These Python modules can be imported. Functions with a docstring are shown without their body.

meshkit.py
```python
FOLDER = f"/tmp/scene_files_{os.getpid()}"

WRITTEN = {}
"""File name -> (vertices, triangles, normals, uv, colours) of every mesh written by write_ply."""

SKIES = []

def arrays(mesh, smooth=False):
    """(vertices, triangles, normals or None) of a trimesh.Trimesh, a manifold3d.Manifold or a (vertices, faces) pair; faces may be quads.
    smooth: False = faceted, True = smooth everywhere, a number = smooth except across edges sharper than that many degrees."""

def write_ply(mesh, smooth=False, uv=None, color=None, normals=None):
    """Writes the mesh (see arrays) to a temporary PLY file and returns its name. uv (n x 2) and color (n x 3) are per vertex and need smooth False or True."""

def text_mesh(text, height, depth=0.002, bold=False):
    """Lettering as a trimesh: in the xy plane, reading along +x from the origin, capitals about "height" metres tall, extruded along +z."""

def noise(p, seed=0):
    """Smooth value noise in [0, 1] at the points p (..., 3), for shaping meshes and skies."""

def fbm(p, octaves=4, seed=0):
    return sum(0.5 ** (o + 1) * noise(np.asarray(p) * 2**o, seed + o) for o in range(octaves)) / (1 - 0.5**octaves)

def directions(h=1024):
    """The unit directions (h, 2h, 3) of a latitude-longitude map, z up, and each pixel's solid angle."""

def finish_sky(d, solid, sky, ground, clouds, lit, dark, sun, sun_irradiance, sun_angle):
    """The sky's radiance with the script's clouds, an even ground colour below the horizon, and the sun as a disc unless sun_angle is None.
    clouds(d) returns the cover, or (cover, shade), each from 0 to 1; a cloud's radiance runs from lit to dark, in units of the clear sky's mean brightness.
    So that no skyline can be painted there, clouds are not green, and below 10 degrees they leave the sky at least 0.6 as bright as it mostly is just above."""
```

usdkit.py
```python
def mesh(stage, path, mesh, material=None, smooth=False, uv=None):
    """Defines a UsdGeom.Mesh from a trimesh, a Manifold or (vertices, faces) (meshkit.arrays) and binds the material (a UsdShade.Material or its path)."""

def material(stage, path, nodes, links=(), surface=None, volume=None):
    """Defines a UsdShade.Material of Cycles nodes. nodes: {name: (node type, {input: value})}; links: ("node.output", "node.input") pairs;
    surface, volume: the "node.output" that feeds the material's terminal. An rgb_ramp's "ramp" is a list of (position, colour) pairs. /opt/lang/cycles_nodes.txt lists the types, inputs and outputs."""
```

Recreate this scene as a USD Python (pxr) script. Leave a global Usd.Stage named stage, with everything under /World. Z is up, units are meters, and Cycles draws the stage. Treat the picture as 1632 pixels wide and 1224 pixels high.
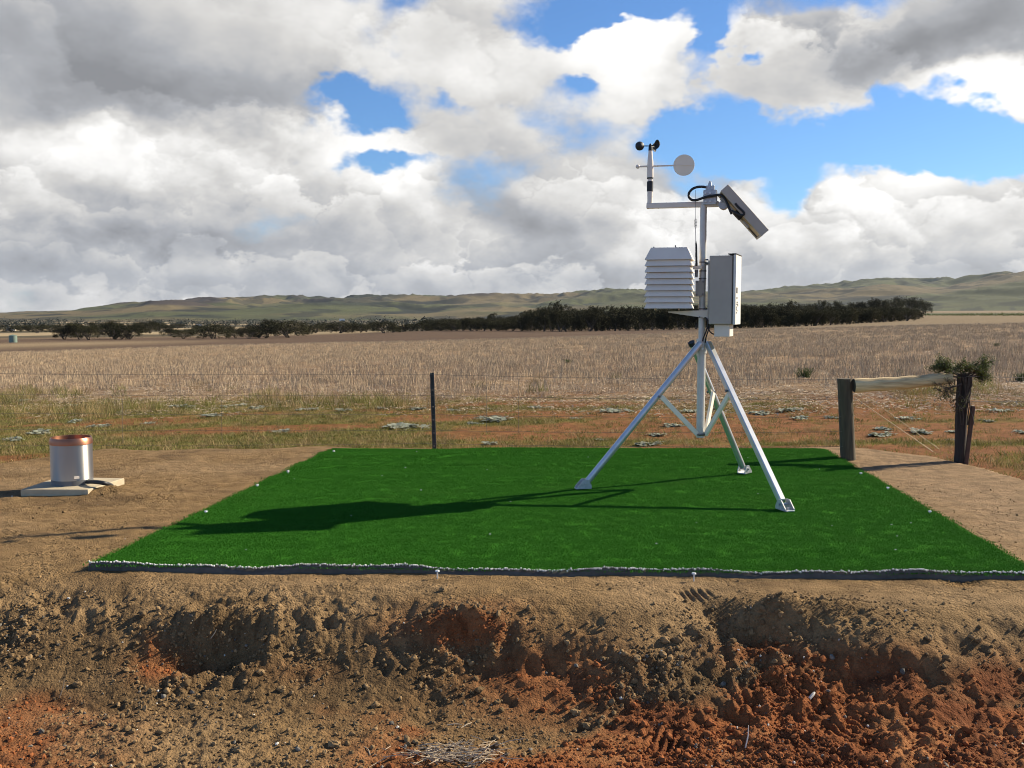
import math, random
import numpy as np
import trimesh
import usdkit, meshkit
from meshkit import fbm, noise
from pxr import Usd, UsdGeom, UsdLux, UsdShade, Gf, Sdf, Vt

random.seed(7)
RNG = np.random.default_rng(7)
stage = Usd.Stage.CreateInMemory()
UsdGeom.SetStageUpAxis(stage, UsdGeom.Tokens.z)
UsdGeom.SetStageMetersPerUnit(stage, 1.0)
UsdGeom.Xform.Define(stage, '/World')
UsdGeom.Scope.Define(stage, '/World/Looks')

# ------------------------------------------------------------------ camera
EYE = 1.10                       # eye height above the levelled pad
FPX = 1557.0                     # focal length in pixels of the 1632 wide photograph
PITCH = math.atan(114 / FPX)
cam = UsdGeom.Camera.Define(stage, '/World/camera')
cam.CreateHorizontalApertureAttr(36.0)
cam.CreateVerticalApertureAttr(27.0)
cam.CreateFocalLengthAttr(36.0 * FPX / 1632)
cam.CreateClippingRangeAttr(Gf.Vec2f(0.05, 60000))
cam.AddTranslateOp().Set(Gf.Vec3d(0, 0, EYE))
cam.AddRotateXOp().Set(90 - math.degrees(PITCH))
cam.CreateExposureAttr(1.0)

# ------------------------------------------------------------------ sun and sky
SUN_AZ = math.atan2(2.93, 1.28)          # direction towards the sun, clockwise from +y
SUN_EL = math.radians(30.5)
SKY_STRENGTH = 0.10
SUN_INTENSITY = 1.25
sun = UsdLux.DistantLight.Define(stage, '/World/sun')
sun.CreateIntensityAttr(SUN_INTENSITY)
sun.CreateNormalizeAttr(True)
sun.CreateAngleAttr(0.53)
sun.CreateColorAttr(Gf.Vec3f(1.0, 0.88, 0.68))
sun.AddRotateZOp().Set(-math.degrees(SUN_AZ))
sun.AddRotateXOp().Set(-(90 - math.degrees(SUN_EL)))   # -z then points away from the sun


class Graph:
    """Small expression builder for Cycles node graphs."""
    def __init__(self):
        self.nodes, self.links, self.k = {}, [], 0

    def node(self, kind, out, **ins):
        self.k += 1
        name = f'n{self.k}'
        vals = {}
        for key, v in ins.items():
            if isinstance(v, Ex):
                self.links.append((v.ref, f'{name}.{key}'))
            elif v is not None:
                vals[key] = v
        self.nodes[name] = (kind, vals)
        return Ex(self, f'{name}.{out}')

    def math(self, op, a, b=None, c=None, clamp=False):
        d = dict(math_type=op, value1=a, value2=b, value3=c)
        if clamp:
            d['use_clamp'] = True
        return self.node('math', 'value', **d)

    def vmath(self, op, a, b=None, out='vector', scale=None):
        return self.node('vector_math', out, math_type=op, vector1=a, vector2=b, scale=scale)

    def ramp01(self, v, lo, hi, kind='smoothstep', t0=0.0, t1=1.0):
        return self.node('map_range', 'result', range_type=kind, value=v, from_min=lo, from_max=hi, to_min=t0, to_max=t1, clamp=True)

    def noise(self, vec, scale, detail=3.0, rough=0.5, dist=0.0, out='fac'):
        return self.node('noise_texture', out, vector=vec, scale=scale, detail=detail, roughness=rough, distortion=dist)

    def mix(self, fac, a, b, kind='mix'):
        return self.node('mix_color', 'result', blend_type=kind, fac=fac, a=a, b=b)

    def combine(self, x, y, z):
        return self.node('combine_xyz', 'vector', x=x, y=y, z=z)

    def build(self, path, surface=None, volume=None):
        return usdkit.material(stage, path, self.nodes, self.links, surface=surface.ref if surface else None, volume=volume.ref if volume else None)


class Ex:
    def __init__(self, g, ref):
        self.g, self.ref = g, ref
    def __add__(self, o): return self.g.math('add', self, o)
    def __radd__(self, o): return self.g.math('add', self, o)
    def __sub__(self, o): return self.g.math('subtract', self, o)
    def __rsub__(self, o): return self.g.math('subtract', o, self)
    def __mul__(self, o): return self.g.math('multiply', self, o)
    def __rmul__(self, o): return self.g.math('multiply', self, o)
    def __truediv__(self, o): return self.g.math('divide', self, o)


def sky_dir(px, py):
    """azimuth and elevation (radians) of a direction of the photograph"""
    x, u = (px - 816) / FPX, (612 - py) / FPX
    y = math.cos(PITCH) + u * math.sin(PITCH)
    z = -math.sin(PITCH) + u * math.cos(PITCH)
    n = math.sqrt(x * x + y * y + z * z)
    return math.atan2(x, y), math.asin(z / n)


def build_sky():
    g = Graph()
    d = g.node('texture_coordinate', 'generated')
    sep = {}
    g.nodes['sep'] = ('separate_xyz', {})
    g.links.append((d.ref, 'sep.vector'))
    X, Y, Z = Ex(g, 'sep.x'), Ex(g, 'sep.y'), Ex(g, 'sep.z')
    sky = g.node('sky_texture', 'color', sky_type='single_scattering', sun_disc=False, sun_elevation=SUN_EL, sun_rotation=SUN_AZ, altitude=200.0, air_density=1.0, aerosol_density=0.3, ozone_density=2.5)
    up = g.math('maximum', Z, 0.0)
    q = g.combine(X * 4.4, Y * 4.4, Z * 6.6)
    # ragged outlines: the layout of the cloud field is warped by noise
    wn = g.noise(q, 1.5, 5.0, 0.58, out='color')
    near = g.ramp01(up, 0.0, 0.3, 'linear', 0.35, 1.0)
    azel = g.combine(g.math('arctan2', X, Y), g.math('arcsine', Z), 0.0)
    warp = g.vmath('multiply', g.vmath('subtract', wn, (0.5, 0.5, 0.5)), (0.24, 0.20, 0.0))
    azel = g.vmath('add', azel, g.vmath('scale', warp, scale=near))

    def total(items, start):
        s = start
        for px, py, rx, ry, amp in items:
            a, e = sky_dir(px, py)
            u = g.vmath('multiply', g.vmath('subtract', azel, (a, e, 0.0)), (FPX / rx, FPX / ry, 0.0))
            s = g.math('multiply_add', g.math('exponent', g.vmath('dot_product', u, u, out='value') * -1.0), amp, s)
        return s

    low = g.ramp01(up, 0.02, 0.22, 'linear', 1.0, 0.14)      # small heaped clouds towards the skyline
    cover_n = g.noise(q, 1.0, 6.0, 0.55)
    fluff = g.noise(q, 3.0, 5.0, 0.54, 0.3)
    base = cover_n * 1.5 + (fluff - 0.5) * 0.95 + low * 0.16 - 0.66
    cover = g.ramp01(total(COVER_BLOBS, base), 0.12, 0.58)
    # light and shade inside the clouds: brighter where the cloud thins upwards and towards the sun
    up_n = g.noise(g.vmath('add', q, (0.10, 0.0, 0.34)), 1.0, 6.0, 0.55)
    up_f = g.noise(g.vmath('add', q, (0.04, 0.0, 0.10)), 3.0, 5.0, 0.54, 0.3)
    relief = (cover_n - up_n) * 0.9 + (fluff - up_f) * low * 0.9
    # heaped cumulus: every billow is bright on its top and grey at its base
    wq = g.vmath('add', q, g.vmath('scale', g.vmath('subtract', g.noise(q, 2.6, 5.0, 0.58, out='color'), (0.5, 0.5, 0.5)), scale=0.75))

    def billow(scale, amp):
        v = g.node('voronoi_texture', 'position', feature='f1', vector=wq, scale=scale)
        e = g.node('voronoi_texture', 'distance', feature='distance_to_edge', vector=wq, scale=scale)
        return g.vmath('dot_product', g.vmath('subtract', wq, v), (0.25 * scale * amp, 0.0, scale * amp), out='value') * g.ramp01(e, 0.0, 0.045, 'smoothstep', 0.25, 1.0)

    relief = relief + billow(0.95, 0.30) + billow(2.5, 0.32) * low
    light = total(SHADE_BLOBS, relief + 0.64)
    lit = g.node('rgb_ramp', 'color', fac=g.math('add', light, 0.0, clamp=True), ramp=CLOUD_RAMP)
    clear = g.mix(1.0, sky, CLEAR_TINT, 'multiply')
    mixed = g.mix(cover, clear, lit)
    # toward the skyline the clouds merge into a pale band
    bg = g.node('background_shader', 'background', color=mixed, strength=SKY_STRENGTH)
    m = g.build('/World/Looks/sky_material', surface=bg)
    dome = UsdLux.DomeLight.Define(stage, '/World/sky')
    dome.CreateIntensityAttr(1.0)
    UsdShade.MaterialBindingAPI.Apply(dome.GetPrim()).Bind(m)
    dome.GetPrim().SetCustomDataByKey('kind', 'structure')
    return dome


# (photo x, y, half width, half height, amount): gaps of blue are negative
COVER_BLOBS = [
    (816, 230, 1200, 320, 0.10),
    (560, 192, 66, 26, -0.9), (605, 278, 70, 15, -0.85), (705, 152, 26, 18, -0.35), (905, 145, 44, 26, -0.75), (975, 8, 80, 24, -1.0),
    (1135, 70, 22, 80, -0.8), (1175, 232, 100, 45, -1.0), (1420, 225, 240, 34, -1.0), (1500, 262, 130, 20, -0.6), (1262, 322, 60, 40, -0.7), (1085, 335, 45, 30, -0.3),
    (200, 80, 420, 130, 0.9), (1400, 95, 250, 80, 1.1), (1600, 160, 90, 40, 0.8), (300, 280, 330, 50, 0.6), (960, 90, 110, 45, 0.7), (1070, 110, 45, 70, 0.5), (1040, 190, 60, 40, 0.6), (760, 70, 110, 70, 0.6), (700, 240, 110, 30, 0.55), (1480, 370, 300, 60, 0.6),
    (800, 430, 1500, 70, 0.95), (960, 290, 120, 60, 0.5), (1330, 270, 70, 25, 0.3), (1500, 330, 240, 36, 0.45), (1190, 290, 50, 26, 0.5), (1240, 210, 40, 14, 0.35), (1230, 62, 40, 26, 0.5), (1450, 205, 120, 14, 0.3),
]
SHADE_BLOBS = [
    (40, 60, 220, 70, -0.30), (260, 165, 300, 48, -0.38), (500, 90, 160, 70, 0.12), (100, 225, 110, 30, 0.25), (400, 255, 150, 34, 0.22), (180, 300, 260, 24, -0.18),
    (270, 370, 190, 34, -0.38), (760, 330, 70, 34, -0.32), (880, 350, 90, 32, -0.30), (1340, 115, 190, 62, -0.42), (1560, 60, 140, 60, -0.2), (1600, 165, 120, 30, 0.3), (1250, 20, 160, 35, 0.2),
    (960, 70, 140, 60, 0.35), (1040, 140, 70, 60, 0.25), (560, 430, 700, 26, 0.10), (660, 300, 60, 30, 0.25), (1280, 425, 260, 28, -0.35), (120, 440, 260, 34, -0.2), (820, 445, 500, 22, -0.12), (1480, 300, 240, 30, 0.28), (1000, 200, 100, 60, 0.1), (800, 462, 1500, 30, -0.14), (60, 420, 160, 30, -0.1),
]
CLEAR_TINT = (0.33, 0.50, 0.69)
CLOUD_RAMP = [(0.0, (1.35, 1.39, 1.48)), (0.33, (2.12, 2.18, 2.30)), (0.62, (3.35, 3.29, 3.20)), (1.0, (5.5, 5.42, 5.28))]
build_sky()

# ------------------------------------------------------------------ helpers
CP, SP = math.cos(PITCH), math.sin(PITCH)


def ray(px, py):
    """direction of a point of the photograph (y component along the ground)"""
    x, u = (px - 816) / FPX, (612 - py) / FPX
    return np.array([x, CP + u * SP, -SP + u * CP])


def at(px, py, Y=None, z=None):
    d = ray(px, py)
    t = (Y / d[1]) if Y is not None else (z - EYE) / d[2]
    return np.array([0, 0, EYE]) + t * d


def project(x, y, z):
    """photo position of world points: where in the photograph a surveyed colour or height belongs"""
    zz = np.asarray(z) - EYE
    depth = np.maximum(y * CP - zz * SP, 1e-3)
    return 816 + FPX * x / depth, 612 - FPX * (y * SP + zz * CP) / depth


def smooth01(a, lo, hi):
    t = np.clip((a - lo) / (hi - lo), 0, 1)
    return t * t * (3 - 2 * t)


def bump2(x, y, cx, cy, rx, ry, rot=0.0):
    c, s = math.cos(rot), math.sin(rot)
    u, v = (x - cx) * c + (y - cy) * s, -(x - cx) * s + (y - cy) * c
    return np.exp(-(u / rx) ** 2 - (v / ry) ** 2)


def n2(x, y, scale, octaves=3, seed=0):
    return fbm(np.stack([x * scale, y * scale, np.full_like(x, 3.7 + seed)], -1), octaves, seed) - 0.5


USED = {}


def numbered(path):
    k = USED.get(path, -1) + 1
    USED[path] = k
    return path if k == 0 else f'{path}_{k:03d}'


def tag(prim, label=None, cat=None, group=None, kind=None):
    for key, v in (('label', label), ('category', cat), ('group', group), ('kind', kind)):
        if v:
            prim.SetCustomDataByKey(key, v)
    return prim


def mesh_prim(name, mesh, mat, parent=None, smooth=False, **t):
    base = str(parent.GetPath()) if parent is not None else '/World'
    path = numbered(f'{base}/{name}')
    m = usdkit.mesh(stage, path, mesh, f'/World/Looks/{mat}', smooth)
    return tag(m.GetPrim(), **t)


def thing(name, loc=(0, 0, 0), rotz=0.0, scale=None, **t):
    x = UsdGeom.Xform.Define(stage, numbered(f'/World/{name}'))
    x.AddTranslateOp().Set(Gf.Vec3d(*map(float, loc)))
    if rotz or scale is not None:
        x.AddRotateZOp().Set(float(rotz))
    if scale is not None:
        x.AddScaleOp().Set(Gf.Vec3f(*map(float, scale)))
    return tag(x.GetPrim(), **t)


def cat(meshes):
    return trimesh.util.concatenate(list(meshes))


def tube(points, r, n=8, cap=True):
    p = np.asarray(points, float)
    r = np.broadcast_to(np.asarray(r, float), (len(p),))
    t = np.gradient(p, axis=0)
    t /= np.linalg.norm(t, axis=1, keepdims=True) + 1e-12
    ref = np.array([0, 0, 1.0]) if abs(t[:, 2]).mean() < 0.8 else np.array([1.0, 0, 0])
    a = np.cross(t, ref)
    a /= np.linalg.norm(a, axis=1, keepdims=True) + 1e-12
    b = np.cross(t, a)
    ang = np.arange(n) * 2 * np.pi / n
    v = (p[:, None] + r[:, None, None] * (np.cos(ang)[None, :, None] * a[:, None] + np.sin(ang)[None, :, None] * b[:, None])).reshape(-1, 3)
    f = []
    for i in range(len(p) - 1):
        for j in range(n):
            q = [i * n + j, i * n + (j + 1) % n, (i + 1) * n + (j + 1) % n, (i + 1) * n + j]
            f += [[q[0], q[2], q[1]], [q[0], q[3], q[2]]]
    if cap:
        k = len(v)
        v = np.vstack([v, p[0], p[-1]])
        for j in range(n):
            f += [[k, j, (j + 1) % n], [k + 1, (len(p) - 1) * n + (j + 1) % n, (len(p) - 1) * n + j]]
    m = trimesh.Trimesh(v, f, process=False)
    m.fix_normals()
    return m


def cyl(p0, p1, r0, r1=None, n=16):
    return tube([p0, p1], [r0, r0 if r1 is None else r1], n)


def rbox(size, center=(0, 0, 0), bev=0.002, R=None):
    hx, hy, hz = np.asarray(size, float) / 2
    b = min(bev, hx * .45, hy * .45, hz * .45)
    pts = []
    for sx in (-1, 1):
        for sy in (-1, 1):
            for sz in (-1, 1):
                pts += [[sx * hx, sy * (hy - b), sz * (hz - b)], [sx * (hx - b), sy * hy, sz * (hz - b)], [sx * (hx - b), sy * (hy - b), sz * hz]]
    m = trimesh.Trimesh(np.array(pts)).convex_hull
    v = np.array(m.vertices)
    if R is not None:
        v = v @ np.asarray(R).T
    return trimesh.Trimesh(v + np.asarray(center, float), np.array(m.faces), process=False)


def hull(pts):
    return trimesh.Trimesh(np.asarray(pts, float)).convex_hull


def bar(p0, p1, w, t, side, bev=0.001):
    """flat or square bar from p0 to p1; w along side, t across"""
    p0, p1 = np.asarray(p0, float), np.asarray(p1, float)
    z = p1 - p0
    L = np.linalg.norm(z)
    z /= L
    x = np.asarray(side, float)
    x = x - z * (x @ z)
    x /= np.linalg.norm(x)
    y = np.cross(z, x)
    return rbox((w, t, L), (p0 + p1) / 2, bev, np.stack([x, y, z], 1))


def instancer(name, protos, pos, quat, scale, idx, parent=None, **t):
    """one PointInscancer of uncountable small things; protos: [(name, mesh, material)]"""
    base = str(parent.GetPath()) if parent is not None else '/World'
    pi = UsdGeom.PointInstancer.Define(stage, numbered(f'{base}/{name}'))
    paths = []
    for nm, me, mat in protos:
        p = f'{pi.GetPath()}/{nm}'
        usdkit.mesh(stage, p, me, f'/World/Looks/{mat}', False)
        paths.append(Sdf.Path(p))
    pi.CreatePrototypesRel().SetTargets(paths)
    pi.CreatePositionsAttr(Vt.Vec3fArray.FromNumpy(np.asarray(pos, np.float32)))
    q = np.asarray(quat, np.float32)
    pi.CreateOrientationsAttr(Vt.QuathArray([Gf.Quath(float(a[0]), float(a[1]), float(a[2]), float(a[3])) for a in q]))
    s = np.asarray(scale, np.float32)
    pi.CreateScalesAttr(Vt.Vec3fArray.FromNumpy(np.repeat(s[:, None], 3, 1) if s.ndim == 1 else s))
    pi.CreateProtoIndicesAttr(Vt.IntArray.FromNumpy(np.asarray(idx, np.int32)))
    return tag(pi.GetPrim(), kind='stuff', **t)


def quat_z(ang):
    ang = np.asarray(ang)
    return np.stack([np.cos(ang / 2), np.zeros_like(ang), np.zeros_like(ang), np.sin(ang / 2)], 1)


def quat_random(n):
    q = RNG.normal(size=(n, 4))
    return q / np.linalg.norm(q, axis=1, keepdims=True)


# ------------------------------------------------------------------ materials
def look(name, color, rough=0.8, metal=0.0, vary=0.0, scale=8.0, spec=0.5, bump=0.0, bscale=60.0, alt=None, random=0.0, translucent=0.0, stretch=None, coords='position', detail=4.0):
    """Plain surface with noisy colour; alt: second colour; random: change per copy."""
    if not metal:
        color, alt = tuple(c * 0.85 for c in color), tuple(c * 0.85 for c in alt) if alt else None
    g = Graph()
    pos = g.node('geometry', 'position') if coords == 'position' else g.node('texture_coordinate', 'object')
    vec = g.vmath('multiply', pos, stretch) if stretch else pos
    col = None
    if vary or alt:
        nz = g.ramp01(g.noise(vec, scale, detail, 0.6), 0.3, 0.7, 'linear')
        a = tuple(c * (1 - vary) for c in color)
        b = alt if alt else tuple(min(c * (1 + vary), 0.95) for c in color)
        col = g.mix(nz, a, b)
    if random:
        r = g.node('object_info', 'random')
        k = g.ramp01(r, 0.0, 1.0, 'linear', 1 - random, 1 + random)
        k3 = g.combine(k, k, k)
        col = g.mix(1.0, col if col is not None else color, k3, 'multiply')
        g.nodes[col.ref.split('.')[0]][1]['use_clamp'] = False
    ins = dict(base_color=col if col is not None else color, roughness=rough, metallic=metal, specular_ior_level=spec)
    if bump:
        h = g.noise(vec, bscale, 5.0, 0.65)
        ins['normal'] = g.node('bump', 'normal', height=h, strength=1.0, distance=bump)
    sh = g.node('principled_bsdf', 'BSDF', **ins)
    if translucent:
        tr = g.node('translucent_bsdf', 'BSDF', color=col if col is not None else color)
        sh = g.node('mix_closure', 'closure', fac=translucent, closure1=sh, closure2=tr)
    g.build(f'/World/Looks/{name}', surface=sh)


def ground_look(name, fine, strength=0.4, contrast=(0.62, 1.35), fine2=None):
    """Earth whose surveyed colour is stored on the mesh; grain and fine relief come from noise."""
    g = Graph()
    pos = g.node('geometry', 'position')
    c = g.node('attribute', 'color', attribute='tint')
    n1 = g.noise(pos, fine, 6.0, 0.7)
    n0 = g.noise(pos, fine * 0.13, 4.0, 0.6)
    k = g.ramp01(n1 * 0.45 + n0 * 0.55, 0.3, 0.7, 'linear', *contrast)
    col = g.mix(1.0, c, g.combine(k, k, k), 'multiply')
    nb = g.noise(pos, fine * 1.3, 6.0, 0.75)
    if fine > 50:      # crumb structure of loose soil
        wp = g.vmath('add', pos, g.vmath('scale', g.noise(pos, fine * .7, 2.0, 0.5, out='color'), scale=0.012))
        v1 = g.node('voronoi_texture', 'distance', vector=wp, scale=fine * 1.6)
        v2 = g.node('voronoi_texture', 'distance', vector=wp, scale=fine * 0.55)
        m_ = g.ramp01(g.noise(pos, 5.0, 3.0, 0.6), 0.40, 0.62)
        nb = nb * 0.8 - v1 * 0.5 - v2 * m_ * 1.1
    b = g.node('bump', 'normal', height=nb, strength=strength, distance=1.2 / fine)
    sh = g.node('principled_bsdf', 'BSDF', base_color=col, roughness=1.0, specular_ior_level=0.12, normal=b)
    g.build(f'/World/Looks/{name}', surface=sh)


# ------------------------------------------------------------------ terrain
from scipy.interpolate import PchipInterpolator

# the edge of the levelled pad away from the camera, surveyed from the photograph
_edge = [(-900, 850), (-300, 770), (0, 735), (170, 713), (400, 709), (800, 711), (1380, 711), (1480, 722), (1560, 740), (1632, 762), (1900, 830), (2600, 920)]
_E = np.array([at(px, py, z=0.0)[:2] for px, py in _edge])


def pad_back(x):
    return np.interp(x, _E[:, 0], _E[:, 1]) + 0.06 * np.sin(x * 3.1) + 0.05 * np.sin(x * 7.3 + 1)


_front = [(-900, 945), (0, 935), (250, 945), (500, 948), (800, 960), (1000, 975), (1200, 965), (1400, 985), (1632, 975), (2500, 985)]
_F = np.array([at(px, py, z=-0.01)[:2] for px, py in _front])


def pad_front(x):
    return np.interp(x, _F[:, 0], _F[:, 1])


def pad_left(y):
    return -9.0 + 0 * y


# far terrain: heights surveyed along lines of sight (distance -> photo row)
_rows = {
    -500: {80: 575, 150: 590, 220: 565, 300: 550, 450: 536, 800: 524, 1500: 516, 3000: 511, 6000: 507, 12000: 503},
    0: {80: 563, 150: 575, 220: 553, 300: 542, 450: 532, 800: 523, 1500: 515.5, 3000: 510.5, 6000: 506, 12000: 503},
    400: {80: 551, 150: 560, 220: 546, 300: 539, 450: 531, 800: 523, 1500: 515.5, 3000: 510.5, 6000: 506, 12000: 503},
    800: {80: 542, 150: 546, 220: 534, 300: 527, 450: 522, 800: 517, 1500: 513, 3000: 509, 6000: 505, 12000: 502},
    1000: {80: 536, 150: 534, 220: 528, 300: 526, 450: 518, 800: 513, 1500: 508, 3000: 505, 6000: 502, 12000: 500},
    1200: {80: 529, 150: 524, 220: 520, 300: 518, 450: 511, 800: 506, 1500: 502, 3000: 500, 6000: 498, 12000: 497},
    1450: {80: 522, 150: 515, 220: 510, 300: 506, 450: 502, 800: 499, 1500: 497, 3000: 496, 6000: 495, 12000: 495},
    1632: {80: 518, 150: 509, 220: 505, 300: 502, 450: 500, 800: 498, 1500: 496.5, 3000: 495, 6000: 495, 12000: 495},
    2100: {80: 508, 150: 502, 220: 500, 300: 499, 450: 498, 800: 497, 1500: 496, 3000: 495, 6000: 494, 12000: 494},
}
_pxs = sorted(_rows)
_ang = np.array([math.atan((p - 816) / FPX) for p in _pxs])


def natural(x, y):
    return -0.22 + 0.03 * x - 0.0115 * y


_rad = np.array([6, 12, 20, 35, 50, 80, 150, 220, 300, 450, 800, 1500, 3000, 6000, 12000.0])
_grid = np.zeros((len(_pxs), len(_rad)))
for _i, _p in enumerate(_pxs):
    for _j, _r in enumerate(_rad):
        if _r < 80:
            _grid[_i, _j] = natural(math.tan(_ang[_i]) * _r, _r)
        else:
            _grid[_i, _j] = at(_p, _rows[_p][int(_r)], Y=_r)[2]
_lines = [PchipInterpolator(np.log(_rad), _grid[i], extrapolate=True) for i in range(len(_pxs))]
_lu = np.linspace(math.log(4), math.log(12000), 500)
_table = np.stack([p(_lu) for p in _lines])
_au = np.linspace(_ang[0], _ang[-1], 300)
_table = PchipInterpolator(_ang, _table, axis=0)(_au)


def far_height(x, y):
    th = np.arctan2(x, np.where(np.abs(y) < 1e-6, 1e-6, y))
    th = np.clip(th, _au[0], _au[-1])
    r = np.hypot(x, y) * np.cos(th)
    i = (th - _au[0]) / (_au[1] - _au[0])
    j = np.clip((np.log(np.maximum(r, 4.0)) - _lu[0]) / (_lu[1] - _lu[0]), 0, len(_lu) - 1.001)
    i = np.clip(i, 0, len(_au) - 1.001)
    i0, j0 = i.astype(int), j.astype(int)
    a, b = i - i0, j - j0
    return (_table[i0, j0] * (1 - a) * (1 - b) + _table[i0 + 1, j0] * a * (1 - b) + _table[i0, j0 + 1] * (1 - a) * b + _table[i0 + 1, j0 + 1] * a * b)


def gp(px, py, z=0.0):
    return at(px, py, z=z)[:2]


PIT = gp(330, 1040, -0.17)
PIT2 = gp(1190, 1062, -0.22)
RED_MOUND = gp(735, 1010, -0.12)
MOUND_R = gp(1330, 1035, -0.17)


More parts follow.
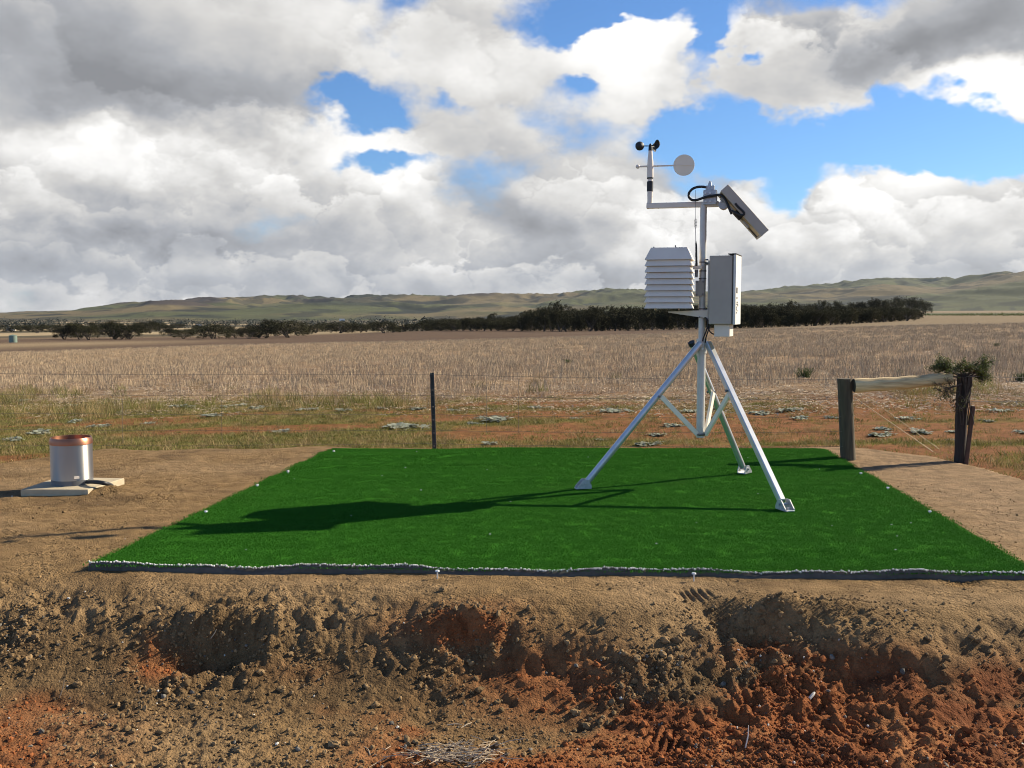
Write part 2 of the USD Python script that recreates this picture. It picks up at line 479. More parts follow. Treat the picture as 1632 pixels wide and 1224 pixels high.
def height(x, y, detail=True):
    x, y = np.asarray(x, float), np.asarray(y, float)
    far = far_height(x, y)
    yb = pad_back(x)
    yf = pad_front(x) + 0.10 * n2(x, y, 2.2, 3, 5)
    low = -0.27 + 0.05 * n2(x, y, 0.9, 2, 9) - 0.04 * smooth01(3.3 - y, 0, 1.0)
    left = smooth01(-x, 1.2, 2.6)                       # towards the left the bank is a gentler ramp
    bank_w = 0.42 + 0.28 * left
    t = smooth01(yf - y, -0.16, bank_w + 0.06)
    pad = 0.012 * n2(x, y, 1.3, 3, 2) - 0.012
    z_near = pad * (1 - t) + low * t
    out = smooth01(y - yb, -0.15, 1.3)
    z = z_near * (1 - out) + far * out
    zone = (1 - smooth01(y, 7, 10))
    if detail:
        bank = np.clip(np.exp(-((yf - y - 0.17) / 0.22) ** 2), 0, 1)
        lowz = smooth01(yf - y, 0.1, 0.5)
        rightish = smooth01(x, 0.1, 1.0)
        rough = (0.10 + 0.62 * bank + 0.45 * lowz * (0.42 + 0.55 * rightish)) * zone
        big = n2(x, y, 3.2, 2, 11)
        mid = np.abs(n2(x, y, 9.0, 3, 21)) * -2 + 0.25
        clod = np.maximum(n2(x, y, 22.0, 2, 31), 0) * 2
        fine = n2(x, y, 60.0, 2, 41)
        patch = smooth01(n2(x, y, 2.1, 2, 77), -0.12, 0.16)
        z = z + rough * (0.070 * big + 0.055 * mid * (0.4 + patch) + 0.060 * clod * (0.25 + patch) + 0.030 * fine * (0.3 + patch) + 0.05 * np.abs(n2(x, y, 14.0, 3, 45)) * patch)
        z = z - rough * 0.035 * smooth01(n2(x, y, 7.0, 3, 46), 0.05, 0.2)
        z = z + zone * 0.004 * n2(x, y, 30.0, 3, 51)
        z = z - 0.105 * bump2(x, y, PIT[0], PIT[1], 0.19, 0.055, 0.12) + 0.05 * bump2(x, y, PIT[0] + .02, PIT[1] + 0.13, 0.22, 0.05, 0.1) + 0.045 * bump2(x, y, PIT[0] + .24, PIT[1] + .05, 0.05, 0.10)
        z = z - 0.09 * bump2(x, y, PIT2[0], PIT2[1], 0.10, 0.05, -.3) + 0.07 * bump2(x, y, PIT2[0] + .12, PIT2[1] + 0.06, 0.12, 0.06) - 0.06 * bump2(x, y, PIT2[0] - .1, PIT2[1] + 0.12, 0.1, 0.08)
        z = z + 0.055 * bump2(x, y, RED_MOUND[0], RED_MOUND[1], 0.16, 0.08) * (1 + 1.5 * n2(x, y, 14, 2, 3))
        z = z + 0.035 * bump2(x, y, MOUND_R[0], MOUND_R[1], 0.15, 0.09) * (1 + 1.5 * n2(x, y, 14, 2, 4))
        hs = gp(172, 783)
        z = z + (0.040 * bump2(x, y, hs[0], hs[1], 0.16, 0.09) + 0.022 * bump2(x, y, gp(235, 790)[0], gp(235, 790)[1], 0.25, 0.10)) * (1 + 1.2 * n2(x, y, 18, 3, 6))
        # tread marks pressed into the bank by boots
        for (px, py, rot) in ((1350, 1092, 0.5), (1105, 985, 0.2), (1530, 968, 0.6), (1065, 1104, -0.4)):
            c = gp(px, py, -0.12)
            u = (x - c[0]) * math.cos(rot) + (y - c[1]) * math.sin(rot)
            z = z - bump2(x, y, c[0], c[1], 0.075, 0.055, rot) * (0.018 + 0.010 * np.sin(u * 2 * np.pi / 0.028))
        verge = smooth01(y - yb, 0.3, 1.5) * (1 - smooth01(y, 22, 40))
        z = z + verge * (0.05 * n2(x, y, 1.1, 3, 61) + 0.02 * n2(x, y, 7.0, 2, 62))
        fld = smooth01(y, 18, 30) * (1 - smooth01(y, 200, 500))
        z = z + fld * 0.10 * n2(x, y, 0.25, 3, 63)
    return z


SOIL = np.array([0.250, 0.158, 0.072])
SOIL_PALE = np.array([0.305, 0.203, 0.106])
SOIL_DARK = np.array([0.155, 0.098, 0.047])
RED = np.array([0.270, 0.098, 0.036])
RED_DARK = np.array([0.160, 0.056, 0.024])
ORANGE = np.array([0.345, 0.155, 0.062])
GRASSY = np.array([0.135, 0.140, 0.030])
STRAW = np.array([0.380, 0.262, 0.145])
STUBBLE_EARTH = np.array([0.200, 0.130, 0.078])


def lerp(a, b, t):
    return a + (b - a) * t[..., None]


def tint(x, y, z):
    """The colour the earth has at a place: brown fill, red subsoil, grass, straw."""
    px, py = project(x, np.maximum(y, 0.5), z)
    c = np.broadcast_to(SOIL, x.shape + (3,)).copy()
    c = lerp(c, SOIL_PALE, smooth01(n2(x, y, 1.6, 4, 101), -0.10, 0.2) * 0.7)
    c = lerp(c, SOIL_DARK, smooth01(n2(x, y, 3.0, 4, 102), 0.0, 0.22) * 0.7)
    c = lerp(c, SOIL_PALE * np.array([1.0, 1.0, 1.08]), smooth01(x, 2.0, 2.8) * smooth01(y, 4.3, 4.8) * 0.9)
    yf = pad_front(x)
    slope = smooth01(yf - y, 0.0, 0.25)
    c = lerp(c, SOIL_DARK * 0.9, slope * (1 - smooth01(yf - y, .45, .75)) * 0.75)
    # red subsoil where the bank was dug
    w = n2(x, y, 2.4, 4, 111) * 260
    w2 = n2(x, y, 5.0, 3, 112) * 110
    red = smooth01(py + w + w2 - (1165 - 130 * smooth01(px, 780, 1350)), -15, 45) * smooth01(px + w, 380, 800)
    red = np.maximum(red, 0.75 * smooth01(py + w - 1120, -20, 60) * smooth01(300 - px + w2, 0, 300))
    for (qx, qy, rx, ry, a) in ((745, 1005, 95, 38, 1.0), (870, 1085, 120, 60, .9), (250, 1062, 45, 26, .9), (245, 1035, 18, 26, .8), (1560, 1090, 90, 40, .9), (1200, 1040, 70, 30, .7), (1350, 1060, 120, 35, .8), (480, 1070, 60, 20, .25), (60, 1165, 90, 30, .6), (1130, 918, 45, 8, .5), (640, 1215, 80, 20, .7)):
        red = np.maximum(red, a * np.exp(-((px + w * .3 - qx) / rx) ** 2 - ((py + w2 * .35 - qy) / ry) ** 2))
    red = red * smooth01(940 - py, 0, -20) * (1 - smooth01(y, 5, 6))
    red = np.where(y < 5, red, 0)
    c = lerp(c, RED, np.clip(red, 0, 1))
    c = lerp(c, ORANGE, np.clip(red, 0, 1) * smooth01(n2(x, y, 4.0, 3, 121), -0.02, 0.14) * 0.8)
    c = lerp(c, RED_DARK, np.clip(red, 0, 1) * smooth01(n2(x, y, 6.0, 3, 122), 0.0, 0.15) * 0.8)
    # the verge beyond the fence: red earth streaked along the fence, with thin grass
    yb = pad_back(x)
    out = smooth01(y - yb, -0.1, 0.25)
    streak = fbm(np.stack([x * 0.35, y * 1.3, np.full_like(x, 8.1)], -1), 4, 131) - 0.5
    g = 0.5 + 0.42 * smooth01(-x + 4 * streak, -1.5, 3.5) * 1.0
    grass = smooth01(streak + (g - 0.66) * 0.55 + 0.30 * np.exp(-((py - 706) / 9.0) ** 2) + 0.16 * smooth01(668 - py, 0, 26), -0.03, 0.16)
    fineg = smooth01(n2(x, y, 4.5, 4, 134) + 0.06, -0.05, 0.15)
    grass = np.clip(grass * 0.9 + 0.45 * fineg * (0.35 + 0.65 * smooth01(streak, -.12, .05)), 0, 1)
    v = lerp(np.broadcast_to(RED * np.array([0.86, 0.98, 1.0]), x.shape + (3,)), GRASSY * np.array([1.15, 1.0, 1.0]), grass * 0.85)
    v = lerp(v, ORANGE, smooth01(n2(x, y, 3.0, 3, 133), 0.0, 0.2) * 0.35 * (1 - grass))
    litter = smooth01(652 - py + 26 * streak * 2, -8, 26)
    stub = lerp(np.broadcast_to(STUBBLE_EARTH, x.shape + (3,)), STRAW, smooth01(n2(x, y, 2.0, 4, 141), -0.1, 0.2) * 0.55)
    stub = lerp(stub, STRAW * 0.8, smooth01(y, 30, 60) * 0.5)
    v = lerp(v, stub, litter)
    c = lerp(c, v, out)
    # the fields beyond the rise
    r = np.hypot(x, y)
    f2 = smooth01(r, 88, 120)
    dark = np.broadcast_to(np.array([0.115, 0.075, 0.048]), x.shape + (3,))
    tan = np.array([0.34, 0.25, 0.145])
    right = smooth01(px, 1000, 1400)
    fc = lerp(dark, tan * 0.62, right)
    fc = lerp(fc, tan * 0.8, smooth01(450 - px, 0, 350) * np.exp(-((r - 262) / 26.0) ** 2))
    c = lerp(c, fc, f2)
    # valley floor: pale stubble paddocks between darker ones
    f3 = smooth01(r, 330, 420)
    band = fbm(np.stack([np.arctan2(x, np.maximum(y, 1)) * 5.0, np.log(np.maximum(r, 1)) * 5.0, np.full_like(x, 1.3)], -1), 2, 151)
    val = lerp(np.broadcast_to(np.array([0.085, 0.070, 0.040]), x.shape + (3,)), np.array([0.34, 0.26, 0.15]), smooth01(band, 0.50, 0.58))
    val = lerp(val, tan * 0.62, right)
    val = lerp(val, np.array([0.055, 0.07, 0.028]), right * np.exp(-((py - 500.5) / 1.6) ** 2) * smooth01(r, 300, 380))
    c = lerp(c, val, f3)
    return c * 0.88


def build_ground():
    # one sheet, rings round the camera, finest where the ground is near and in view
    a_in = np.linspace(-math.radians(32), math.radians(32), 900)
    a_out = np.concatenate([np.linspace(math.radians(32.6), math.radians(60), 60), np.linspace(math.radians(61), math.radians(299), 110), np.linspace(math.radians(300), math.radians(327.4), 60)])
    ang = np.concatenate([a_in, a_out])
    rad = [0.6, 1.0, 1.5, 1.9, 2.2, 2.4]
    while rad[-1] < 14000:
        r = rad[-1]
        step = r * r / (1.45 * 977) * 0.85
        if r > 5:
            step = r * r / (1.15 * 977) * 1.0
        step = min(step, r * 0.028)
        step = max(step, 0.0045)
        rad.append(r + step)
    rad = np.array(rad)
    A, R = np.meshgrid(ang, rad)
    x, y = R * np.sin(A), R * np.cos(A)
    z = height(x, y)
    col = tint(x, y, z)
    na, nr = len(ang), len(rad)
    print('ground', na, nr, na * nr)
    V = np.stack([x, y, z], -1).reshape(-1, 3)
    C = col.reshape(-1, 3)
    i, j = np.meshgrid(np.arange(nr - 1), np.arange(na), indexing='ij')
    j2 = (j + 1) % na
    quads = np.stack([i * na + j, i * na + j2, (i + 1) * na + j2, (i + 1) * na + j], -1)
    # divide the sheet into the pieces of the setting
    xc, yc = x[:-1], y[:-1]
    rc = np.hypot(xc, yc)
    wob = 1.2 * n2(xc, yc, 0.5, 3, 171)
    cls = np.where((yc + wob * 1.5 < 16.5) | (yc < 0) | (rc < 16), 0, np.where(rc < 95, 1, np.where(rc < 380, 2, 3)))
    names = [('ground', 'earth', None), ('stubble_field', 'earth_field', None), ('far_field', 'earth_far', None), ('plain', 'earth_plain', None)]
    for k, (nm, mat, lab) in enumerate(names):
        q = quads[cls == k]
        if k == 0:
            extra = len(V)
        used, inv = np.unique(q, return_inverse=True)
        v, c, f = V[used], C[used], inv.reshape(-1, 4)
        if k == 0:  # close the small hole under the camera
            ring = np.searchsorted(used, np.arange(na))
            v = np.vstack([v, [[0, 0, height(np.array([0.0]), np.array([0.0]))[0]]]])
            c = np.vstack([c, c[:1]])
            fan = np.stack([np.full(na, len(v) - 1), np.roll(ring, -1), ring], 1)
        tri = np.vstack([f[:, [0, 2, 1]], f[:, [0, 3, 2]]])
        if k == 0:
            tri = np.vstack([tri, fan[:, [0, 2, 1]]])
        e1, e2 = v[tri[:1, 1]] - v[tri[:1, 0]], v[tri[:1, 2]] - v[tri[:1, 0]]
        if np.cross(e1, e2)[0, 2] < 0:
            tri = tri[:, [0, 2, 1]]
        p = mesh_prim(nm, trimesh.Trimesh(v, tri, process=False), mat, smooth=True, kind='structure')
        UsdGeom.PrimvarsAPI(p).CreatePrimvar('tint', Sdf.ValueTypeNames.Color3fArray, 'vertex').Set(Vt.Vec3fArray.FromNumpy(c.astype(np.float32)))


ground_look('earth', 80.0, 0.9, (0.42, 1.45))
ground_look('earth_field', 14.0, 0.5, (0.75, 1.25))
ground_look('earth_far', 1.2, 0.3, (0.8, 1.2))
ground_look('earth_plain', 0.06, 0.0, (0.8, 1.2))
build_ground()


# ------------------------------------------------------------------ hills
def build_hills():
    sil = [(-700, 492), (-300, 491), (0, 490), (100, 486), (180, 478), (250, 470), (300, 472), (350, 473), (400, 469), (450, 468), (520, 471), (560, 470), (600, 468), (625, 466), (700, 470), (760, 466), (800, 465), (850, 468), (890, 467), (960, 460), (1000, 460), (1060, 463), (1180, 465), (1215, 461), (1250, 457), (1330, 451), (1400, 443), (1440, 443), (1490, 444), (1560, 437), (1600, 434), (1632, 432), (1800, 428), (2200, 440), (2800, 470)]
    sx = np.array([math.atan((p - 816) / FPX) for p, _ in sil])
    se = np.array([(498 - q) / FPX for _, q in sil]) * np.cos(sx)
    ang = np.linspace(sx[0], sx[-1], 1500)
    target = PchipInterpolator(sx, se)(ang)
    rad = np.concatenate([np.linspace(2500, 4200, 60), np.linspace(4240, 7600, 130), np.linspace(7700, 10500, 26)])
    A, R = np.meshgrid(ang, rad)
    x, y = R * np.sin(A), R * np.cos(A)
    floor = far_height(x, y)
    P = np.stack([x / 1000, y / 1000, np.zeros_like(x)], -1)
    wx = fbm(P * 1.3 + 7, 3, 5) - 0.5
    wy = fbm(P * 1.3 + 31, 3, 6) - 0.5
    Pw = P + np.stack([wx, wy, 0 * wx], -1) * 0.5
    ridged = 1 - np.abs(fbm(Pw * 0.85, 4, 7) * 2 - 1) * 1.8
    folds = 1 - np.abs(fbm(Pw * np.array([2.4, 1.3, 1]), 4, 8) * 2 - 1) * 1.6
    swell = fbm(P * 0.45, 3, 9)
    small = 1 - np.abs(fbm(Pw * np.array([5.5, 3.0, 1]), 3, 18) * 2 - 1) * 1.6
    base = fbm(np.stack([A * 6, np.zeros_like(A), np.zeros_like(A)], -1), 3, 12) * 900
    rise = smooth01(R + base, 3000, 6900) ** 1.05
    fall = 1 - smooth01(R, 8200, 10400)
    h = rise * fall * (0.45 + 0.45 * swell + 0.40 * ridged + 0.55 * folds * (1 - 0.40 * rise) + 0.22 * small)
    h = h + 0.16 * smooth01(R + base, 2900, 3900) * (1 - smooth01(R, 4200, 5600)) * (0.4 + folds)
    # scale each bearing so that the skyline keeps its surveyed outline
    E = (h * 300) / R
    peak = E.max(0)
    k = (target - (-6.0) / 7000) / peak
    from scipy.ndimage import gaussian_filter1d
    k = gaussian_filter1d(k, 22, mode='nearest')
    z = floor - 6 + h * 300 * k[None, :]
    elev = (z - EYE) / R
    fix = gaussian_filter1d(target - elev.max(0), 9, mode='nearest')
    z = z + (fix[None, :] * R) * smooth01(elev, 0.3 * target[None, :], 0.95 * target[None, :])
    # colours: pasture, dry grass, scrub in the gullies and on some tops
    px = 816 + FPX * np.tan(A)
    hn = (z - floor) / np.maximum(target[None, :] * 6500, 20)
    grass, dry, scrub = np.array([0.060, 0.066, 0.026]), np.array([0.112, 0.088, 0.044]), np.array([0.012, 0.016, 0.012])
    c = lerp(np.broadcast_to(grass, x.shape + (3,)), dry, smooth01(fbm(Pw * 0.9 + 3, 3, 21) + 0.14 * smooth01(560 - px, 0, 400) - 0.06 * smooth01(px, 700, 1000), 0.44, 0.62))
    gully = smooth01(-(folds - 0.48) + 0.9 * (fbm(P * 3 + 9, 3, 23) - 0.5), -0.02, 0.14) * smooth01(fbm(P * 0.9 + 2, 2, 24), 0.36, 0.48)
    c = lerp(c, scrub, gully * 0.9)
    c = lerp(c, scrub, smooth01(fbm(P * np.array([9.0, 6.0, 1.0]) + 4, 3, 27) + 0.10 * (fbm(P * 1.1 + 8, 2, 28) - 0.5), 0.60, 0.67) * 0.65)
    tops = np.zeros_like(x)
    wob = (fbm(P * 1.8, 4, 25) - 0.5)
    for (a, b, lo) in ((165, 360, 0.50), (-100, 90, 0.50), (465, 550, 0.62), (610, 795, 0.66)):
        tops = np.maximum(tops, smooth01(px + wob * 60, a - 15, a + 15) * smooth01(b - px - wob * 60, -15, 15) * smooth01(elev / np.maximum(target[None, :], 1e-4) + wob * 0.5, lo, lo + 0.1))
    c = lerp(c, np.array([0.034, 0.027, 0.025]), tops * 0.9)
    mid = np.exp(-((px - 560 + wob * 80) / 90) ** 2 - ((elev * FPX - 18 + wob * 20) / 6) ** 2)
    c = lerp(c, scrub * 1.3, smooth01(mid, 0.35, 0.6) * 0.7)
    foot = smooth01(fbm(np.stack([A * 90, np.log(R) * 9, np.zeros_like(A)], -1), 3, 31), 0.5, 0.6) * (1 - smooth01(R + base, 3000, 3700))
    c = lerp(c, scrub, foot * 0.8)
    n_a, n_r = len(ang), len(rad)
    V = np.stack([x, y, z], -1).reshape(-1, 3)
    i, j = np.meshgrid(np.arange(n_r - 1), np.arange(n_a - 1), indexing='ij')
    q = np.stack([i * n_a + j, i * n_a + j + 1, (i + 1) * n_a + j + 1, (i + 1) * n_a + j], -1).reshape(-1, 4)
    tri = np.vstack([q[:, [0, 1, 2]], q[:, [0, 2, 3]]])
    m = trimesh.Trimesh(V, tri, process=False)
    if m.face_normals[0, 2] < 0:
        m = trimesh.Trimesh(V, tri[:, ::-1], process=False)
    p = mesh_prim('hills', m, 'hill_pasture', smooth=True, kind='structure')
    UsdGeom.PrimvarsAPI(p).CreatePrimvar('tint', Sdf.ValueTypeNames.Color3fArray, 'vertex').Set(Vt.Vec3fArray.FromNumpy(c.reshape(-1, 3).astype(np.float32)))


ground_look('hill_pasture', 0.02, 0.0, (0.75, 1.25))
build_hills()

# ------------------------------------------------------------------ more materials
look('white_paint', (0.78, 0.70, 0.60), 0.42, vary=0.05, scale=9)
look('cream_paint', (0.90, 0.80, 0.63), 0.5, vary=0.06, scale=9)
look('grey_powder_coat', (0.42, 0.375, 0.315), 0.5, vary=0.05, scale=14)
look('lid_white', (0.72, 0.71, 0.66), 0.5, vary=0.05, scale=14)
look('aluminium', (0.55, 0.56, 0.57), 0.33, 0.85, vary=0.10, scale=22)
look('mast_aluminium', (0.52, 0.51, 0.48), 0.42, 0.35, vary=0.08, scale=22)
look('galvanised', (0.42, 0.43, 0.44), 0.45, 0.7, vary=0.2, scale=90)
look('black_rubber', (0.012, 0.012, 0.013), 0.55)
look('dark_gasket', (0.03, 0.03, 0.032), 0.6)
look('dark_ink', (0.05, 0.05, 0.055), 0.7)
look('bolt_steel', (0.16, 0.16, 0.165), 0.4, 0.8)
look('panel_back', (0.46, 0.36, 0.22), 0.6, vary=0.15, scale=20)
look('solar_cells', (0.012, 0.018, 0.05), 0.15, vary=0.3, scale=40)


def brushed(name, color, rough, aniso):
    """sheet metal brushed round the barrel: highlights stretch along its height"""
    g = Graph()
    pos = g.node('geometry', 'position')
    col = g.mix(g.ramp01(g.noise(g.vmath('multiply', pos, (1.0, 1.0, 0.1)), 9.0, 4.0, 0.6), 0.3, 0.7, 'linear'), tuple(c * .88 for c in color), color)
    up = g.vmath('normalize', (0.0, 0.0, 1.0))
    g.build(f'/World/Looks/{name}', surface=g.node('principled_bsdf', 'BSDF', base_color=col, metallic=1.0, roughness=rough, anisotropic=aniso, tangent=up))


brushed('gauge_steel', (0.50, 0.482, 0.445), 0.46, 0.92)
brushed('copper', (0.43, 0.195, 0.118), 0.40, 0.6)
look('gauge_base', (0.11, 0.115, 0.125), 0.55)
look('concrete', (0.44, 0.365, 0.245), 0.9, vary=0.12, scale=18, bump=0.002, bscale=160)
look('grey_post_wood', (0.105, 0.082, 0.045), 0.9, alt=(0.040, 0.031, 0.017), scale=16, stretch=(3, 3, 0.22), bump=0.006, bscale=26)
look('pale_rail_wood', (0.78, 0.61, 0.34), 0.85, alt=(0.36, 0.25, 0.12), scale=14, stretch=(0.25, 3, 3), bump=0.008, bscale=30)
look('rail_end', (0.10, 0.075, 0.05), 0.9, vary=0.3, scale=30)
look('old_post_wood', (0.038, 0.026, 0.020), 0.95, alt=(0.018, 0.013, 0.011), scale=20, stretch=(3, 3, 0.25), bump=0.01, bscale=26)
look('bark_stake', (0.075, 0.040, 0.026), 0.95, vary=0.3, scale=20)
look('steel_picket', (0.035, 0.035, 0.036), 0.6, 0.2, vary=0.25, scale=24)
look('wire_steel', (0.16, 0.135, 0.11), 0.8)
look('brace_wire', (0.17, 0.125, 0.08), 0.6, 0.3)
look('thorn_leaf', (0.062, 0.085, 0.020), 0.6, alt=(0.110, 0.130, 0.030), scale=25, translucent=0.3)
look('thorn_twig', (0.055, 0.040, 0.030), 0.9, vary=0.3, scale=30)
look('turf_backing', (0.034, 0.140, 0.012), 1.0, vary=0.2, scale=40, spec=0.02)
look('turf_edge_band', (0.085, 0.074, 0.062), 0.95, vary=0.25, scale=30)
look('turf_fringe', (0.66, 0.66, 0.62), 0.8, vary=0.15, scale=200)
look('peg_steel', (0.60, 0.60, 0.58), 0.4, 0.4)
look('weed_leaf', (0.40, 0.41, 0.32), 0.65, alt=(0.20, 0.22, 0.13), scale=28, translucent=0.2)
look('tussock_leaf', (0.060, 0.085, 0.022), 0.7, vary=0.35, scale=30, translucent=0.2)
look('straw', (0.45, 0.335, 0.205), 0.8, random=0.30)
look('straw_bit', (0.42, 0.33, 0.225), 0.8, random=0.35)
look('clod_brown', (0.215, 0.142, 0.072), 1.0, random=0.30, spec=0.1, vary=0.3, scale=60)
look('clod_red', (0.245, 0.088, 0.033), 1.0, random=0.30, spec=0.1, vary=0.3, scale=60)
look('gravel_grey', (0.155, 0.140, 0.115), 0.8, random=0.45, spec=0.3)
look('pebble_pale', (0.60, 0.57, 0.50), 0.7, random=0.2)
look('herb', (0.185, 0.178, 0.042), 0.8, random=0.45, translucent=0.25)
look('dry_herb', (0.330, 0.230, 0.095), 0.8, random=0.35, translucent=0.2)
look('gum_leaf', (0.026, 0.028, 0.013), 0.9, spec=0.12, alt=(0.048, 0.043, 0.019), scale=0.35, random=0.30, translucent=0.12)
look('gum_trunk', (0.075, 0.058, 0.045), 0.9, vary=0.3, scale=2)
look('far_scrub', (0.036, 0.042, 0.030), 0.9, vary=0.3, scale=0.03)
look('tank_green', (0.15, 0.21, 0.17), 0.6)
look('shed_white', (0.62, 0.62, 0.60), 0.6)


def turf_pile_look():
    g = Graph()
    pos = g.node('geometry', 'position')
    a = g.noise(g.vmath('multiply', pos, (0.9, 7.0, 1.0)), 1.6, 4.0, 0.6)      # rolled lay of the pile, across the mat
    b = g.noise(pos, 7.0, 4.0, 0.65)
    r = g.node('object_info', 'random')
    k = g.ramp01(a * 0.6 + b * 0.35 + r * 0.05, 0.32, 0.68, 'linear', 0.0, 1.0)
    col = g.mix(k, (0.031, 0.135, 0.012), (0.044, 0.172, 0.017))
    olive = g.ramp01(g.noise(pos, 2.3, 4.0, 0.6), 0.55, 0.75, 'linear', 0.0, 0.30)
    col = g.mix(olive, col, (0.070, 0.165, 0.026))
    p = g.node('principled_bsdf', 'BSDF', base_color=col, roughness=0.9, specular_ior_level=0.08)
    t = g.node('translucent_bsdf', 'BSDF', color=col)
    g.build('/World/Looks/turf_pile', surface=g.node('mix_closure', 'closure', fac=0.18, closure1=p, closure2=t))


turf_pile_look()

# ------------------------------------------------------------------ weather station
ST_Y = 1557.0 * EYE / 279.0
ST_PHI = math.radians(-15.0)
ST = np.array([at(1117.5, 600, Y=ST_Y)[0], ST_Y, 0.0])
_c, _s = math.cos(ST_PHI), math.sin(ST_PHI)
ST_R = np.array([[_c, -_s, 0], [_s, _c, 0], [0, 0, 1.0]])


def to_local(p):
    return ST_R.T @ (np.asarray(p, float) - ST)


def L(px, py, ly=0.0):
    """point of the station (its own axes) seen at a place of the photograph, in the plane y = ly"""
    o, d = to_local([0, 0, EYE]), ST_R.T @ ray(px, py)
    t = (ly - o[1]) / d[1]
    return o + t * d


PXM = EYE / 279.0            # metres per photo pixel at the station
station = thing('weather_station', ST, math.degrees(ST_PHI), label='silver tripod weather station with wind vane, louvred box, grey cabinet and solar panel', cat='weather station')
SD = station


def zl(py, px=1117.5, ly=0.0):
    return L(px, py, ly)[2]


# mast
mast = mesh_prim('mast', cyl((0, 0, zl(545)), (0, 0, zl(322)), 5.3 * PXM, n=20), 'mast_aluminium', SD, smooth=40)
mesh_prim('mast_sleeve', cat([cyl((0, 0, zl(697)), (0, 0, zl(541)), 6.5 * PXM, n=20)]), 'mast_aluminium', SD, smooth=40)
mesh_prim('mast_collar', cat([cyl((0, 0, zl(563)), (0, 0, zl(540)), 8 * PXM, n=20), cyl((-.02, -.036, zl(549)), (-.02, -.045, zl(549)), .008, n=6), cyl((.01, -.036, zl(556)), (.01, -.046, zl(556)), .008, n=6)]), 'mast_aluminium', SD, smooth=40)

# tripod legs with braces and foot brackets
feet = [(931, 777, 'A'), (1186, 753, 'B'), (1250, 811, 'C')]
tops = {'A': L(1116, 547, -0.035), 'B': L(1103, 548, 0.045), 'C': L(1128, 546, -0.022)}
brace_at = {'A': 0.37, 'B': 0.36, 'C': 0.315}
for px, py, k in feet:
    foot = to_local(at(px, py, z=0.02))
    top = tops[k]
    d = (foot - top) / np.linalg.norm(foot - top)
    rad_dir = np.array([foot[0], foot[1], 0.0])
    rad_dir /= np.linalg.norm(rad_dir)
    side = np.cross(rad_dir, [0, 0, 1.0])
    foot_end = foot - d * 0.035 + np.array([0, 0, 0.012])
    if k == 'C':
        lm = bar(top, foot_end, 0.037, 0.037, side, 0.005)
    else:
        lm = tube([top, foot_end], [0.0205, 0.0205], 14)
    leg = mesh_prim('leg', lm, 'aluminium', SD, smooth=35)
    if k == 'B':
        mesh_prim('end_cap', cat([tube([top - d * 0.014, top + d * 0.012], [0.023, 0.023], 14)]), 'black_rubber', leg, smooth=40)
    # foot bracket: base plate and two cheeks that carry the bolt
    ex, ey = rad_dir, side
    Rf = np.stack([ex, ey, [0, 0, 1.0]], 1)
    base = np.array([foot[0], foot[1], 0.0])
    parts = [rbox((0.095, 0.056, 0.006), base + ex * 0.01 + [0, 0, 0.018], 0.001, Rf)]
    for s in (-1, 1):
        pts = []
        for (u, w) in ((-0.040, 0.0), (0.050, 0.0), (0.050, 0.010), (0.010, 0.054), (-0.020, 0.054), (-0.040, 0.018)):
            for t in (-0.0025, 0.0025):
                pts.append(base + ex * u + ey * (s * 0.028 + t) + np.array([0, 0, 0.018 + w]))
        parts.append(hull(pts))
    bracket = mesh_prim('foot_bracket', cat(parts), 'galvanised', leg)
    mesh_prim('bolt', cat([cyl(base + ey * -0.040 + [0, 0, .048], base + ey * 0.040 + [0, 0, .048], 0.007, n=6), cyl(base + ex * .035 + [0, 0, .02], base + ex * .035 + [0, 0, .034], .009, n=6)]), 'galvanised', leg)
    # brace from the foot of the mast sleeve up to the leg
    bl = top + (foot - top) * brace_at[k]
    bm = np.array([0, 0, zl(692)]) + rad_dir * 0.026
    sgn = -1 if k != 'B' else 1
    mesh_prim('brace', bar(bm + side * .022 * sgn, bl - rad_dir * .016 + side * .022 * sgn, .007 if k == 'A' else .017, .030, side, .0012), 'cream_paint', SD)
    mesh_prim('brace_bolt', cyl(bl - side * 0.034, bl + side * 0.03, 0.0075, n=8), 'bolt_steel', SD)
    mesh_prim('brace_bolt', cyl(bm - side * 0.036, bm + side * 0.03, 0.0075, n=8), 'bolt_steel', SD)

# crossarm with wind sensor
aL, aR = L(1030.5, 328.2), L(1146, 325.4)
zarm = (aL[2] + aR[2]) / 2
mesh_prim('crossarm', rbox((aR[0] - aL[0], 8 * PXM, 8.6 * PXM), ((aL[0] + aR[0]) / 2, 0, zarm), 0.003), 'white_paint', SD)
xs = L(1036, 300)[0]
def zw(py):
    return L(1036, py)[2]
mesh_prim('sensor_pipe', cyl((xs, 0, zarm + 4.3 * PXM), (xs, 0, zw(303)), 4.4 * PXM, n=18), 'white_paint', SD, smooth=40)
mesh_prim('sensor_joint', cat([cyl((xs, 0, zw(305.0)), (xs, 0, zw(289.2)), 5.0 * PXM, n=18), cyl((xs, 0, zw(289.5)), (xs, 0, zw(284.6)), 3.7 * PXM, n=18), cyl((xs, 0, zw(285)), (xs, 0, zw(282.6)), 4.9 * PXM, n=18)] ), 'black_rubber', SD, smooth=40)
